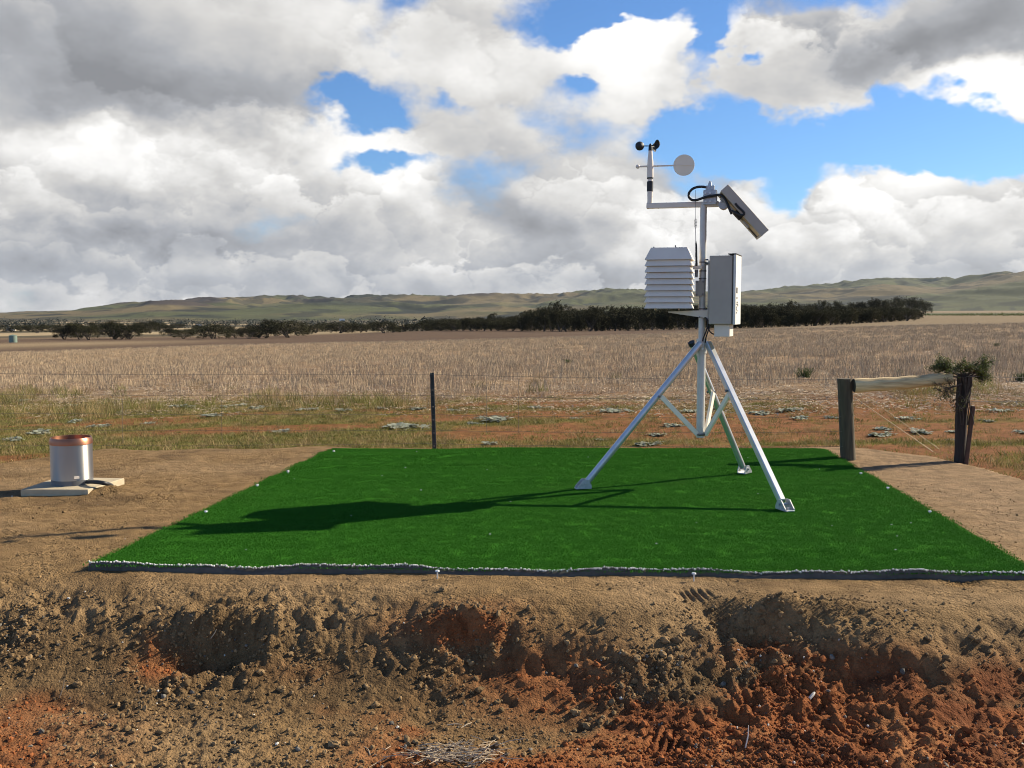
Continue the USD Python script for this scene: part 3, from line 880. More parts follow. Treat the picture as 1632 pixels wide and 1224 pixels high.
# a pale band of the pipe shows between the joint and the sensor body
mesh_prim('sensor_neck', cyl((xs, 0, zw(289.0)), (xs, 0, zw(285.2)), 3.9 * PXM, n=18), 'white_paint', SD, smooth=40)
body = trimesh.creation.revolve(np.array([[0, zw(283)], [5.2 * PXM, zw(283)], [5.2 * PXM, zw(281.5)], [4.9 * PXM, zw(262)], [4.4 * PXM, zw(255)], [3.2 * PXM, zw(242)], [2.9 * PXM, zw(240)], [0, zw(240)]]), sections=20)
body.apply_translation([xs, 0, 0])
wind = mesh_prim('wind_sensor', body, 'white_paint', SD, smooth=35)
mesh_prim('rotor_cap', cat([tube([(xs, 0, zw(240.3)), (xs, 0, zw(236)), (xs, 0, zw(231)), (xs, 0, zw(229))], [3.4 * PXM, 3.2 * PXM, 2.3 * PXM, 1.2 * PXM], 14)]), 'black_rubber', wind, smooth=40)


def cup_mesh(center, normal, r):
    """hollow conical cup whose open face looks along normal"""
    prof = np.array([[0.0, -0.75 * r], [0.45 * r, -0.55 * r], [0.85 * r, -0.2 * r], [r, 0.0], [0.95 * r, 0.0], [0.8 * r, -0.18 * r], [0.4 * r, -0.5 * r], [0.0, -0.69 * r]])
    m = trimesh.creation.revolve(prof, sections=18)
    z = np.asarray(normal, float)
    z /= np.linalg.norm(z)
    x = np.cross([0, 0, 1.0], z)
    x /= np.linalg.norm(x)
    T = np.eye(4)
    T[:3, :3] = np.stack([x, np.cross(z, x), z], 1)
    T[:3, 3] = center
    m.apply_transform(T)
    return m


zc = zw(232.6)
for ang in (193, 73, -47):
    a = math.radians(ang)
    u = np.array([math.cos(a), math.sin(a), 0])
    t = np.array([-u[1], u[0], 0])
    c = np.array([xs, 0, zc]) + u * 17.0 * PXM
    mesh_prim('cup', cup_mesh(c, -t + [0, 0, 0.0], 7.2 * PXM), 'black_rubber', wind, smooth=40)
    mesh_prim('cup_arm', cyl(np.array([xs, 0, zc]) + u * 0.006, c - u * 4 * PXM, 0.0032, n=8), 'black_rubber', wind, smooth=40)
zv = zw(264.8)
xb, xd = L(1016.5, 265)[0], L(1090, 265)[0]
mesh_prim('vane_rod', cat([tube([(xb, 0, zv), (xs, 0, zv)], [0.0042, 0.0062], 10), tube([(xs, 0, zv), (xd, 0, zv - .002)], [0.0055, 0.0042], 10)]), 'white_paint', wind, smooth=40)
bb = trimesh.creation.icosphere(2, 3.3 * PXM)
bb.apply_translation([xb, 0, zv])
mesh_prim('vane_counterweight', bb, 'white_paint', wind, smooth=60)
disc = trimesh.creation.cylinder(radius=16.6 * PXM, height=0.0045, sections=48)
disc.apply_transform(trimesh.transformations.rotation_matrix(math.pi / 2, [1, 0, 0]))
disc.apply_translation([xd, 0, zv - .002])
mesh_prim('vane_tail', cat([disc, rbox((32 * PXM, 0.009, 0.004), (xd, 0, zv - .002), 0.001)]), 'cream_paint', wind, smooth=35)

# clamp block with bolts on top of the mast
cx0, cx1, cz0, cz1 = L(1121.5, 300)[0], L(1143, 300)[0], zl(327, 1132), zl(303.5, 1132)
clamp = mesh_prim('mast_clamp', cat([rbox((cx1 - cx0, 0.010, cz1 - cz0), ((cx0 + cx1) / 2, -0.026, (cz0 + cz1) / 2), 0.002), rbox((cx1 - cx0, 0.010, cz1 - cz0), ((cx0 + cx1) / 2, 0.026, (cz0 + cz1) / 2), 0.002),
    rbox((0.055, 0.040, 0.03), (L(1132, 300)[0], 0, zl(300, 1132)), 0.004)]), 'galvanised', SD)
bolts = []
for bx_ in (1124.5, 1132, 1140.5):
    for by_ in (308, 321):
        p = L(bx_, by_, -0.031)
        bolts.append(cyl(p, p + [0, -0.010, 0], 0.0065, n=6))
mesh_prim('clamp_bolts', cat(bolts), 'peg_steel', clamp)
kx = L(1131.5, 297)[0]
mesh_prim('top_fitting', cat([cyl((kx, 0, zl(304, 1132)), (kx, 0, zl(296, 1132)), 5.5 * PXM, n=12), cyl((kx, 0, zl(296, 1132)), (kx, 0, zl(291, 1132)), 3.4 * PXM, 2.4 * PXM, n=12), cyl((kx, 0, zl(291.5, 1132)), (kx, 0, zl(288.8, 1132)), 1.6 * PXM, n=8)]), 'galvanised', clamp, smooth=30)
hx = L(1153, 327)
mesh_prim('panel_hinge', cat([cyl(hx + [0, -0.030, 0], hx + [0, 0.030, 0], 7.2 * PXM, n=12), rbox((0.06, 0.03, 0.02), hx + [-0.022, 0, 0.004], 0.003)] + [cyl(hx + [0.021 * math.cos(a), -0.030, 0.021 * math.sin(a)], hx + [0.021 * math.cos(a), -0.038, 0.021 * math.sin(a)], 0.0045, n=6) for a in np.arange(6) * math.pi / 3]), 'galvanised', SD, smooth=30)

# solar panel facing the sun
pa, pb, pc = L(1160.5, 294, -0.14), L(1226, 366, -0.14), L(1150, 307, -0.14)
along = pb - pa
plen = np.linalg.norm(along)
along /= plen
pn = np.cross(np.array([0, 1.0, 0]), along)
if pn[2] < 0:
    pn = -pn
yaw = math.radians(6.5)                        # panel turned a little back towards the camera's left
Rz = np.array([[math.cos(yaw), -math.sin(yaw), 0], [math.sin(yaw), math.cos(yaw), 0], [0, 0, 1]])
along2, pn2, ydir = Rz @ along, Rz @ pn, Rz @ np.array([0, 1.0, 0])
RP = np.stack([along2, ydir, pn2], 1)
pth = 0.058
pw = 0.29
pcn = (pa + pb) / 2 - pn2 * pth / 2 + ydir * pw / 2


def pp(u, v, w):
    return pcn + along2 * u + ydir * v + pn2 * w


frame = [rbox((plen, 0.012, pth), pp(0, -pw / 2 + .006, 0), 0.002, RP), rbox((plen, 0.012, pth), pp(0, pw / 2 - .006, 0), 0.002, RP), rbox((0.012, pw - .024, pth), pp(-plen / 2 + .006, 0, 0), 0.002, RP), rbox((0.012, pw - .024, pth), pp(plen / 2 - .006, 0, 0), 0.002, RP),
         rbox((plen - .03, 0.022, 0.004), pp(0, -pw / 2 + .024, -pth / 2 + .003), 0.001, RP), rbox((plen - .03, 0.022, 0.004), pp(0, pw / 2 - .024, -pth / 2 + .003), 0.001, RP)]
panel = mesh_prim('solar_panel', cat(frame), 'grey_powder_coat', SD)
mesh_prim('panel_glass', rbox((plen - .026, pw - .026, 0.006), pp(0, 0, pth / 2 - .006), 0.001, RP), 'solar_cells', panel)
mesh_prim('panel_backing', rbox((plen - .026, pw - .026, 0.012), pp(0, 0, -pth / 2 + .018), 0.001, RP), 'panel_back', panel)
mesh_prim('panel_bracket', cat([rbox((0.15, 0.05, 0.018), pp(-plen * .22, 0, -pth / 2 - .010), 0.002, RP), bar(pp(-plen * .25, 0, -pth / 2), hx, 0.03, 0.02, ydir, .002), rbox((0.10, 0.05, 0.014), pp(plen * .12, -.02, -pth / 2 - .006), 0.002, RP)]), 'galvanised', panel)
mesh_prim('junction_box', rbox((0.06, 0.05, 0.03), pp(-plen * .02, -.07, -pth / 2 - .012), 0.004, RP), 'black_rubber', panel)


def curve(pts, r, n=8, per=8):
    p = np.asarray(pts, float)
    s = np.arange(len(p))
    u = np.linspace(0, len(p) - 1, (len(p) - 1) * per + 1)
    from scipy.interpolate import CubicSpline
    return tube(CubicSpline(s, p, axis=0)(u), r, n)


mesh_prim('panel_cable', cat([
    curve([L(1124, 298.5, -.02), L(1116, 297.5, -.035), L(1104, 301, -.045), L(1097.5, 311, -.05), L(1104, 319, -.05), L(1116, 317, -.05), L(1126, 313.5, -.045), L(1138, 311.5, -.05), L(1149, 311, -.06), L(1156, 318, -.10), L(1161, 329, -.13), L(1166, 341, -.13)], 0.0078),
    curve([L(1166, 336, -.14), L(1174, 340, -.15), L(1182, 343, -.15), L(1186, 340, -.15), L(1180, 333, -.15), L(1172, 324, -.15)], 0.0070)]), 'black_rubber', SD, smooth=50)

# whip antenna
za = L(1109, 345, -.05)
hz = np.array([0, 0, 1.0])
coil = []
for i in range(61):
    w = i / 60
    a = w * 2 * math.pi * 5
    coil.append(L(1108.6, 362 - 12 * w, -.05) + np.array([math.cos(a) * 0.0075, math.sin(a) * 0.0075, 0]))
antenna = mesh_prim('antenna', cat([tube([L(1108.8, 303, -.05), L(1108.7, 350, -.05)], 0.0016, 6), tube(coil, 0.0016, 5), tube([L(1108.6, 362, -.05), L(1109, 388, -.05)], 0.0022, 6)]), 'bolt_steel', SD, smooth=50)
mesh_prim('antenna_base', tube([L(1109, 385, -.05), L(1109.5, 392, -.05), L(1110, 419, -.05), L(1110, 424, -.05)], [0.004, 0.006, 0.0075, 0.009], 10), 'black_rubber', antenna, smooth=50)
ab = L(1112, 426, -.04)
mesh_prim('antenna_bracket', cat([rbox((0.055, 0.03, 0.022), ab, 0.002), cyl(L(1110, 430, -.05), L(1110, 441, -.05), 0.009, n=10)]), 'white_paint', SD, smooth=40)
mesh_prim('antenna_plug', cyl(L(1110, 429.5, -.052), L(1110, 442, -.052), 0.0105, 0.008, n=10), 'bolt_steel', SD, smooth=40)

# louvred radiation shield
SHX = (L(1030.5, 480)[0] + L(1104, 480)[0]) / 2
SHY = 0.0


def frustum(w0, d0, z0, w1, d1, z1, thick=0.003):
    """sloping skirt of a louvre, open inside"""
    v, f = [], []
    for (w, d, z) in ((w0, d0, z0), (w1, d1, z1), (w1 - 2 * thick, d1 - 2 * thick, z1), (w0 - 2 * thick, d0 - 2 * thick, z0)):
        for sx, sy in ((-1, -1), (1, -1), (1, 1), (-1, 1)):
            v.append([SHX + sx * w / 2, SHY + sy * d / 2, z])
    for r in range(4):
        for k in range(4):
            a, b = r * 4 + k, r * 4 + (k + 1) % 4
            c, d_ = ((r + 1) % 4) * 4 + (k + 1) % 4, ((r + 1) % 4) * 4 + k
            f += [[a, b, c], [a, c, d_]]
    m = trimesh.Trimesh(v, f, process=False)
    m.fix_normals()
    return m


WS, DS = 73.0 * PXM, 0.235
pys = [414.5, 424.4, 434.3, 444.2, 453.9, 463.6, 473.2, 482.8, 492.4]
zz = [L(1066, q - 1.0, -DS / 2)[2] for q in pys]
shield_core = rbox((WS - .05, DS - .05, zz[0] - zz[-1] + .01), (SHX, SHY, (zz[0] + zz[-1]) / 2 + .01), 0.004)
shield = mesh_prim('radiation_shield', shield_core, 'grey_powder_coat', SD)
ztop = L(1066, 394.2, -DS / 2 + .03)[2]
mesh_prim('shield_cap', cat([hull([[SHX + sx * w / 2, SHY + sy * d / 2, z] for (w, d, z) in ((WS, DS, zz[0]), (WS, DS, zz[0] + .003), (WS - 17 * PXM, DS - 17 * PXM, ztop)) for sx in (-1, 1) for sy in (-1, 1)])]), 'white_paint', shield)
for i in range(1, 9):
    g_ = 1.0 - 0.004 * i
    mesh_prim('louvre', frustum(WS - .028, DS - .028, zz[i] + 9.2 * PXM, WS + .002, DS + .002, zz[i]), 'white_paint', shield)
mesh_prim('shield_pin', cyl((SHX - .10, -.02, ztop - .03), (SHX - .10, -.02, ztop + .010), .004, n=8), 'bolt_steel', shield)
mesh_prim('shield_pin', cyl((SHX + .035, -.02, ztop - .005), (SHX + .035, -.02, ztop + .016), .004, n=8), 'bolt_steel', shield)
mesh_prim('sensor_lead', cat([cyl((SHX + dx, 0, zz[-1] - .012), (SHX + dx, 0, zz[-1] + .02), .006, n=8) for dx in (-.09, .06)]), 'white_paint', shield)
sb = [L(1065, 496.5, -.03), L(1128, 494.2, -.03), L(1128, 507.5, -.03), L(1115, 505.5, -.03), L(1084, 501.0, -.03), L(1065, 498, -.03)]
mesh_prim('shield_bracket', cat([hull([p + [0, o, 0] for p in sb for o in (-.002, .002)]), hull([p + [0, o + .06, 0] for p in sb for o in (-.002, .002)]), hull([p + [0, o, 0] for p in sb[:2] + [sb[1] - [0, 0, .003], sb[0] - [0, 0, .003]] for o in (.003, .057)])]), 'white_paint', SD)
mesh_prim('bracket_bolt', cyl(L(1115, 505.5, -.034), L(1115, 505.5, -.043), .006, n=6), 'bolt_steel', SD)

# grey logger cabinet
ENY = -0.11
CAB_T = math.radians(-5.5)
CAB_P = None


def turn(m):
    """the cabinet is clamped on a little further round the mast than the crossarm"""
    v = np.array(m.vertices) - CAB_P
    c, s = math.cos(CAB_T), math.sin(CAB_T)
    w = v.copy()
    w[:, 0], w[:, 1] = c * v[:, 0] - s * v[:, 1], s * v[:, 0] + c * v[:, 1]
    return trimesh.Trimesh(w + CAB_P, np.array(m.faces), process=False)


ex0, ex1, ex2, ex3 = [L(p, 460, ENY)[0] for p in (1129.5, 1166.5, 1168.5, 1172.5)]
ez0, ez1 = L(1150, 516.8, ENY)[2], L(1150, 407, ENY)[2]
ed = 0.245
CAB_P = np.array([ex3, ENY, 0])
cab = mesh_prim('logger_cabinet', turn(rbox((ex1 - ex0, ed - .01, ez1 - ez0), ((ex0 + ex1) / 2, ENY + ed / 2, (ez0 + ez1) / 2), 0.003)), 'grey_powder_coat', SD)
mesh_prim('gasket', turn(rbox((ex2 - ex1, ed - .016, ez1 - ez0 - .004), ((ex1 + ex2) / 2, ENY + ed / 2, (ez0 + ez1) / 2), 0.0005)), 'dark_gasket', cab)
door = mesh_prim('cabinet_door', turn(rbox((ex3 - ex2, ed, ez1 - ez0 + .008), ((ex2 + ex3) / 2, ENY + ed / 2, (ez0 + ez1) / 2 + .001), 0.0025)), 'lid_white', cab)
mesh_prim('rain_hood', turn(rbox((ex3 - ex1 + .030, ed + .006, 0.006), ((ex1 + ex3) / 2 - .012, ENY + ed / 2, ez1 + .0085), 0.001)), 'dark_gasket', cab)
marks = []
for (y0, y1, q0, q1) in ((.02, .085, 458, 467), (.04, .08, 473, 476.5), (.05, .10, 480.5, 483), (.03, .11, 484, 485.5), (.085, .12, 485.5, 488), (.03, .06, 488.5, 490.5), (.03, .065, 491.5, 493.5), (.05, .10, 494.5, 496), (.03, .07, 497.5, 499.5)):
    za_, zb_ = L(1172.5, q1, ENY)[2], L(1172.5, q0, ENY)[2]
    marks.append(rbox((.0012, y1 - y0, zb_ - za_), (ex3 + .0008, ENY + (y0 + y1) / 2, (za_ + zb_) / 2), .0002))
mesh_prim('printed_label', turn(cat(marks)), 'dark_ink', door)
bx0, bx1 = L(1137, 527, ENY + .03)[0], L(1162, 527, ENY + .03)[0]
bz0, bz1 = L(1150, 537.2, ENY + .03)[2], ez0
mesh_prim('battery_box', turn(rbox((bx1 - bx0, .16, bz1 - bz0 - .003), ((bx0 + bx1) / 2, ENY + .03 + .08, (bz0 + bz1) / 2), .003)), 'white_paint', SD)
plate = [L(1108.5, 447.5, -.034), L(1122, 446.5, -.034), L(1122, 471.5, -.034), L(1108.5, 472.5, -.034)]
mp = mesh_prim('mount_plate', hull([p + [0, o, 0] for p in plate for o in (-.003, .003)]), 'grey_powder_coat', SD)
mesh_prim('bolt', cat([cyl(L(q, w, -.037), L(q, w, -.046), .0065, n=6) for q, w in ((1110.5, 449.5), (1110, 469.5), (1120, 469), (1121, 449))]), 'bolt_steel', mp)
for q in (418, 432, 444, 492):
    mesh_prim('mast_band', tube([(0, 0, zl(q) - .004), (0, 0, zl(q) + .004)], .0235, 18), 'bolt_steel', SD, smooth=40)
mesh_prim('cabinet_bracket', cat([bar((0.0, 0.02, zl(q)), (ex0 + .002, 0.02, zl(q)), .02, .02, (0, 0, 1), .002) for q in (420, 496)] + [rbox((.008, .06, .37), (ex0 - .007, 0.0, (ez0 + ez1) / 2), .001)]), 'mast_aluminium', SD)
mesh_prim('clamp_nuts', cat([cyl(L(1124, q, -.04), L(1129, q, -.04), .005, n=6) for q in (414, 420)]), 'bolt_steel', SD)
mesh_prim('signal_cable', cat([
    curve([L(1126, 507, -.03), L(1128, 516, -.04), L(1130, 526, -.045), L(1136, 532, -.04), L(1140, 530, -.03)], .0042),
    curve([L(1123, 506, -.028), L(1128, 514, -.045), L(1126, 526, -.05), L(1122, 536, -.046), L(1120, 544, -.04)], .0048),
    curve([L(1130, 508, -.03), L(1131, 520, -.05), L(1127, 532, -.05), L(1124, 546, -.035)], .0042)]), 'black_rubber', SD, smooth=50)

# ------------------------------------------------------------------ artificial turf mat
TC = [at(142, 904, z=0.0)[:2], at(1662, 918, z=0.0)[:2], at(1312, 716.5, z=0.0)[:2], at(530, 716.5, z=0.0)[:2]]   # front left, front right, back right, back left


def mat_xy(u, v):
    u, v = np.asarray(u, float), np.asarray(v, float)
    a = TC[0][None] * (1 - u.ravel())[:, None] + TC[1][None] * u.ravel()[:, None]
    b = TC[3][None] * (1 - u.ravel())[:, None] + TC[2][None] * u.ravel()[:, None]
    p = a * (1 - v.ravel())[:, None] + b * v.ravel()[:, None]
    w = 0.012 * np.sin(u.ravel() * 21 + 1) * (1 - v.ravel()) ** 6
    return p[:, 0].reshape(u.shape), (p[:, 1] + w).reshape(u.shape)


def mat_z(x, y):
    """the mat lies on the pad with slight wrinkles from the roll"""
    r = 0.007 * np.sin(y * 11 + 2.5 * n2(x, y, 0.6, 2, 201) * 8) * smooth01(n2(x, y, 0.55, 2, 202), -0.2, 0.15)
    return height(x, y, False) + 0.022 + r + 0.007 * n2(x, y, 2.0, 2, 203)


nu, nv = 190, 170
U, Vv = np.meshgrid(np.linspace(0, 1, nu), np.linspace(0, 1, nv), indexing='ij')
mx, my = mat_xy(U, Vv)
mz = mat_z(mx, my)
TOPV = np.stack([mx, my, mz], -1).reshape(-1, 3)
i, j = np.meshgrid(np.arange(nu - 1), np.arange(nv - 1), indexing='ij')
Q = np.stack([i * nv + j, (i + 1) * nv + j, (i + 1) * nv + j + 1, i * nv + j + 1], -1).reshape(-1, 4)
rim = np.concatenate([np.arange(nu) * nv, (nu - 1) * nv + np.arange(1, nv), np.arange(nu - 2, -1, -1) * nv + nv - 1, np.arange(nv - 2, 0, -1)])
low = TOPV[rim] - [0, 0, 0.035]
nb = len(TOPV)
sidef = []
for k in range(len(rim)):
    k2 = (k + 1) % len(rim)
    sidef += [[rim[k], nb + k, nb + k2], [rim[k], nb + k2, rim[k2]]]
matv = np.vstack([TOPV, low])
matf = np.vstack([Q[:, [0, 1, 2]], Q[:, [0, 2, 3]], np.array(sidef)])
turf = thing('turf_mat', (0, 0, 0), label='bright green artificial turf mat spread under the tripod on the pad', cat='turf mat')
mesh_prim('backing', trimesh.Trimesh(matv, matf, process=False), 'turf_backing', turf, smooth=50)


def tuft_patch(n, size, seed):
    r = np.random.default_rng(seed)
    px, py = r.normal(0, size * .42, (2, n))
    px, py = np.clip(px, -size, size), np.clip(py, -size, size)
    a = r.uniform(0, 2 * np.pi, n)
    lean = r.uniform(0.15, 0.8, n)
    hgt = r.uniform(0.006, 0.0095, n)
    wid = r.uniform(0.0009, 0.0015, n)
    d = np.stack([np.cos(a), np.sin(a), 0 * a], 1)
    s = np.stack([-np.sin(a), np.cos(a), 0 * a], 1)
    b = np.stack([px, py, np.full(n, -0.003)], 1)
    up = np.array([0, 0, 1.0])
    m = b + up * (hgt * 0.6)[:, None] + d * (hgt * lean * 0.35)[:, None]
    t = b + up * (hgt * (1 - 0.3 * lean))[:, None] + d * (hgt * lean)[:, None]
    v = np.stack([b - s * wid[:, None], b + s * wid[:, None], m + s * (wid * .8)[:, None], m - s * (wid * .8)[:, None], t], 1).reshape(-1, 3)
    o = np.arange(n)[:, None] * 5
    f = np.concatenate([o + [0, 1, 2], o + [0, 2, 3], o + [3, 2, 4]])
    return trimesh.Trimesh(v, f, process=False)


def lay_turf():
    tile = 0.055
    pts = []
    xs_ = np.arange(-2.2, 2.9, tile)
    ys_ = np.arange(3.9, 8.1, tile)
    X, Y_ = np.meshgrid(xs_, ys_)
    X, Y_ = X.ravel() + RNG.uniform(-.03, .03, X.size), Y_.ravel() + RNG.uniform(-.03, .03, X.size)
    from shapely.geometry import Polygon
    from shapely import contains_xy
    poly = Polygon(TC).buffer(-tile * 0.8)
    ok = contains_xy(poly, X, Y_)
    X, Y_ = X[ok], Y_[ok]
    # extra tufts along the edges so that the rim is full
    ex_, ey_ = [], []
    P = Polygon(TC).buffer(-tile * 0.75)
    L_ = P.exterior.length
    for s_ in np.arange(0, L_, tile * 0.6):
        q = P.exterior.interpolate(s_)
        ex_.append(q.x)
        ey_.append(q.y)
    X, Y_ = np.concatenate([X, ex_]), np.concatenate([Y_, ey_])
    Z = mat_z(X, Y_)
    n = len(X)
    instancer('turf_pile', [(f'tuft_{k}', tuft_patch(360, tile * 1.2, 300 + k), 'turf_pile') for k in range(4)], np.stack([X, Y_, Z], 1), quat_z(RNG.uniform(0, 2 * np.pi, n)), RNG.uniform(0.9, 1.15, n), RNG.integers(0, 4, n), parent=turf)


lay_turf()
_r = np.random.default_rng(44)
_u, _v = _r.uniform(.03, .97, 22), _r.uniform(.03, .97, 22) ** 1.2
_x, _y = mat_xy(_u, _v)
_m = []
for _k in range(22):
    _s = _r.uniform(.003, .006)
    _m.append(rbox((_s * 1.6, _s, _s * .5), (_x[_k], _y[_k], mat_z(_x[_k:_k + 1], _y[_k:_k + 1])[0] + .009), .001))
mesh_prim('pale_chips', cat(_m), 'turf_fringe', label='tiny pale chips of debris scattered over the green turf', cat='debris', kind='stuff')
# the front hem: grey band turned down, with white tuft ends along the fold
uu = np.linspace(0, 1, 420)
fx, fy = mat_xy(uu, np.zeros_like(uu))
fz = mat_z(fx, fy)
wave = 0.006 * np.sin(uu * 60) + 0.006 * np.sin(uu * 23 + 1) + 0.008 * n2(fx, fy, 2.0, 2, 210)
topz = fz + 0.006 + wave * .7
hem_top = np.stack([fx, fy - .006, topz], 1)
hem_mid = np.stack([fx, fy - .014, topz - 0.010], 1)
gz = height(fx, fy - .05)
hem_bot = np.stack([fx, fy - .026 + wave, np.maximum(gz + .002, topz - .022)], 1)
hem_back = np.stack([fx, fy + .004, topz - 0.004], 1)
hv = np.vstack([hem_back, hem_top, hem_mid, hem_bot, hem_bot - [0, 0, .03]])
hf = []
m_ = len(uu)
for r in range(4):
    for k in range(m_ - 1):
        a = r * m_ + k
        hf += [[a, a + m_, a + m_ + 1], [a, a + m_ + 1, a + 1]]
mesh_prim('hem_band', trimesh.Trimesh(hv, hf, process=False), 'turf_edge_band', turf, smooth=60)
fr = []
per = np.arange(0.0, 1.0, 0.0019)
for k, u in enumerate(per):
    x, y = np.interp(u, uu, fx), np.interp(u, uu, fy)
    z = np.interp(u, uu, topz)
    s_ = RNG.uniform(0.45, 1.25)
    fr.append(rbox((0.0058 * s_, 0.008 * s_, 0.0065 * s_), (x + RNG.normal(0, .0012), y - .011 + RNG.normal(0, .003), z + RNG.normal(0, .0020)), .003))
tag(mesh_prim('white_fringe', cat(fr), 'turf_fringe', turf), kind='stuff')
side_strip = []
# fixing pegs along the edges
peg_places = [((697, 906), 'joint of the front hem left of centre'), ((1106, 909), 'joint of the front hem right of centre'), ((532, 717), 'back left corner of the turf'), ((459, 749), 'upper left edge of the turf'), ((410, 770), 'left edge of the turf between two other pegs'), ((328, 812), 'left edge of the turf nearest the front'), ((1372, 751), 'right edge of the turf beside the grey post'), ((1415, 775), 'middle of the right edge of the turf'), ((1482, 812), 'right edge of the turf nearest the front')]
for (px, py), where in peg_places:
    p = at(px, py, z=0.03)
    g0 = height(np.array([p[0]]), np.array([p[1]]))[0]
    t = thing('turf_peg', (p[0], p[1], g0), RNG.uniform(0, 180), label=f'small silver peg at the {where}', cat='peg')
    mesh_prim('pin', cyl((0, 0, -.05), (0, 0, .034), .003, n=8), 'peg_steel', t, smooth=40)
    mesh_prim('washer', cyl((0, 0, .031), (0, 0, .036), .010, .008, n=14), 'peg_steel', t, smooth=40)

# ------------------------------------------------------------------ rain gauge on its slab
GP = at(115.5, 770, z=0.028)
gz0 = 0.045
gr = 31.5 * (GP[1]) / FPX
gh = lambda py: at(115.5, py, Y=GP[1] - 0.0)[2]
slab = thing('concrete_slab', (GP[0], GP[1], 0), label='pale square concrete slab half sunk in soil under the rain gauge', cat='slab')
corners = [at(33, 780, z=.028)[:2] - GP[:2], at(140, 780.5, z=.028)[:2] - GP[:2], at(198, 762, z=.028)[:2] - GP[:2], at(92, 760.5, z=.028)[:2] - GP[:2]]
pts = []
for cxy in corners:
    cxy = np.asarray(cxy)
    pts += [[cxy[0], cxy[1], -0.04], [cxy[0], cxy[1], 0.024], [cxy[0] * .985, cxy[1] * .985, 0.028]]
mesh_prim('paver', hull(pts), 'concrete', slab)
g = thing('rain_gauge', (GP[0], GP[1], 0.028), label='shiny steel rain gauge cylinder with a copper rim on a slab', cat='rain gauge')
GN = GP[1] - gr
H1 = at(115.5, 710.5, Y=GN)[2] - .028
H2 = at(115.5, 700.5, Y=GN)[2] - .028
prof = np.array([[0.0, .03], [gr * .985, .03], [gr, .034], [gr, H1], [gr * .985, H1], [gr * .985, .06], [0, .06]])
mesh_prim('barrel', trimesh.creation.revolve(prof, sections=64), 'gauge_steel', g, smooth=35)
seam = rbox((.004, .003, H1 - .05), (-.012, -gr, (H1 + .03) / 2), .001)
prof = np.array([[gr * .985, H1 - .002], [gr * 1.03, H1 - .002], [gr * 1.03, H1 + .016], [gr * 1.0, H1 + (H2 - H1) * .75], [gr * .965, H2], [gr * .935, H2], [gr * .96, H1 + .005], [gr * .94, H1 - .04], [gr * .1, H1 - .12], [0, H1 - .12]])
mesh_prim('copper_rim', trimesh.creation.revolve(prof, sections=64), 'copper', g, smooth=35)
mesh_prim('base_ring', trimesh.creation.revolve(np.array([[0, 0], [gr * .99, 0], [gr * .99, .034], [0, .034]]), sections=64), 'gauge_base', g, smooth=35)
a = -0.95
mesh_prim('label_plate', rbox((.004, .03, .016), (gr * math.cos(a) * 1.004, gr * math.sin(a) * 1.004, .052), .001, np.array([[math.cos(a), -math.sin(a), 0], [math.sin(a), math.cos(a), 0], [0, 0, 1]])), 'white_paint', g)
hose = [at(139, 768, z=.046), at(150, 768, z=.056), at(160, 769, z=.056), at(170, 771, z=.045), at(178, 774, z=.010)]
mesh_prim('hose', curve([np.asarray(q) - [GP[0], GP[1], .028] for q in hose], .013, 10), 'black_rubber', g, smooth=50)

# ------------------------------------------------------------------ fence
def gh_at(x, y):
    return float(height(np.array([x]), np.array([y]))[0])


FY0 = at(692, 708, z=0.0)
pk = at(692, 708, z=0.0)
PKY = pk[1]
ptop = at(688, 594, Y=PKY)
pz = gh_at(pk[0], PKY)
picket = thing('star_picket', (pk[0], PKY, pz), label='thin black steel picket leaning behind the back edge of the turf', cat='fence picket')
d_ = np.array([ptop[0] - pk[0], 0, ptop[2] - pz])
Lp = np.linalg.norm(d_)
lean_p = d_ / Lp
star = []
for k in range(3):
    a = math.radians(90 + 120 * k + 20)
    sd = np.array([math.cos(a), math.sin(a), 0])
    star.append(bar(-lean_p * .2 + sd * .009, lean_p * Lp + sd * .009, .020, .006, sd, .001))
pkm = mesh_prim('shaft', cat(star), 'steel_picket', picket)
# notches where the wires pass
for h_ in (.03, .14, .25, .36, .5):
    mesh_prim('wire_tie', tube([lean_p * h_ + np.array([0, -.012, -.003]), lean_p * h_ + np.array([0, -.012, .003])], .009, 8), 'wire_steel', picket)


def post_mesh(h, r0, r1, seed, lean=(0, 0), n=22, rows=26, cracks=0.004, below=.25):
    zs_ = np.linspace(-below, h, rows)
    v = []
    for z in zs_:
        t = (z + below) / (h + below)
        r = r0 + (r1 - r0) * t
        for k in range(n):
            a = 2 * math.pi * k / n
            w = noise(np.array([math.cos(a) * 2.2 + seed, math.sin(a) * 2.2, z * 1.6]), seed) - .5
            w2 = noise(np.array([math.cos(a) * 7 + seed, math.sin(a) * 7, z * 2.5]), seed + 1) - .5
            rr = r * (1 + .10 * w) + cracks * w2
            v.append([lean[0] * z / h + rr * math.cos(a), lean[1] * z / h + rr * math.sin(a), z])
    f = []
    for i_ in range(rows - 1):
        for k in range(n):
            a_, b_ = i_ * n + k, i_ * n + (k + 1) % n
            f += [[a_, b_, b_ + n], [a_, b_ + n, a_ + n]]
    c0 = len(v)
    v.append([lean[0], lean[1], h])
    top = (rows - 1) * n
    for k in range(n):
        f.append([top + k, top + (k + 1) % n, c0])
    return trimesh.Trimesh(v, f, process=False)


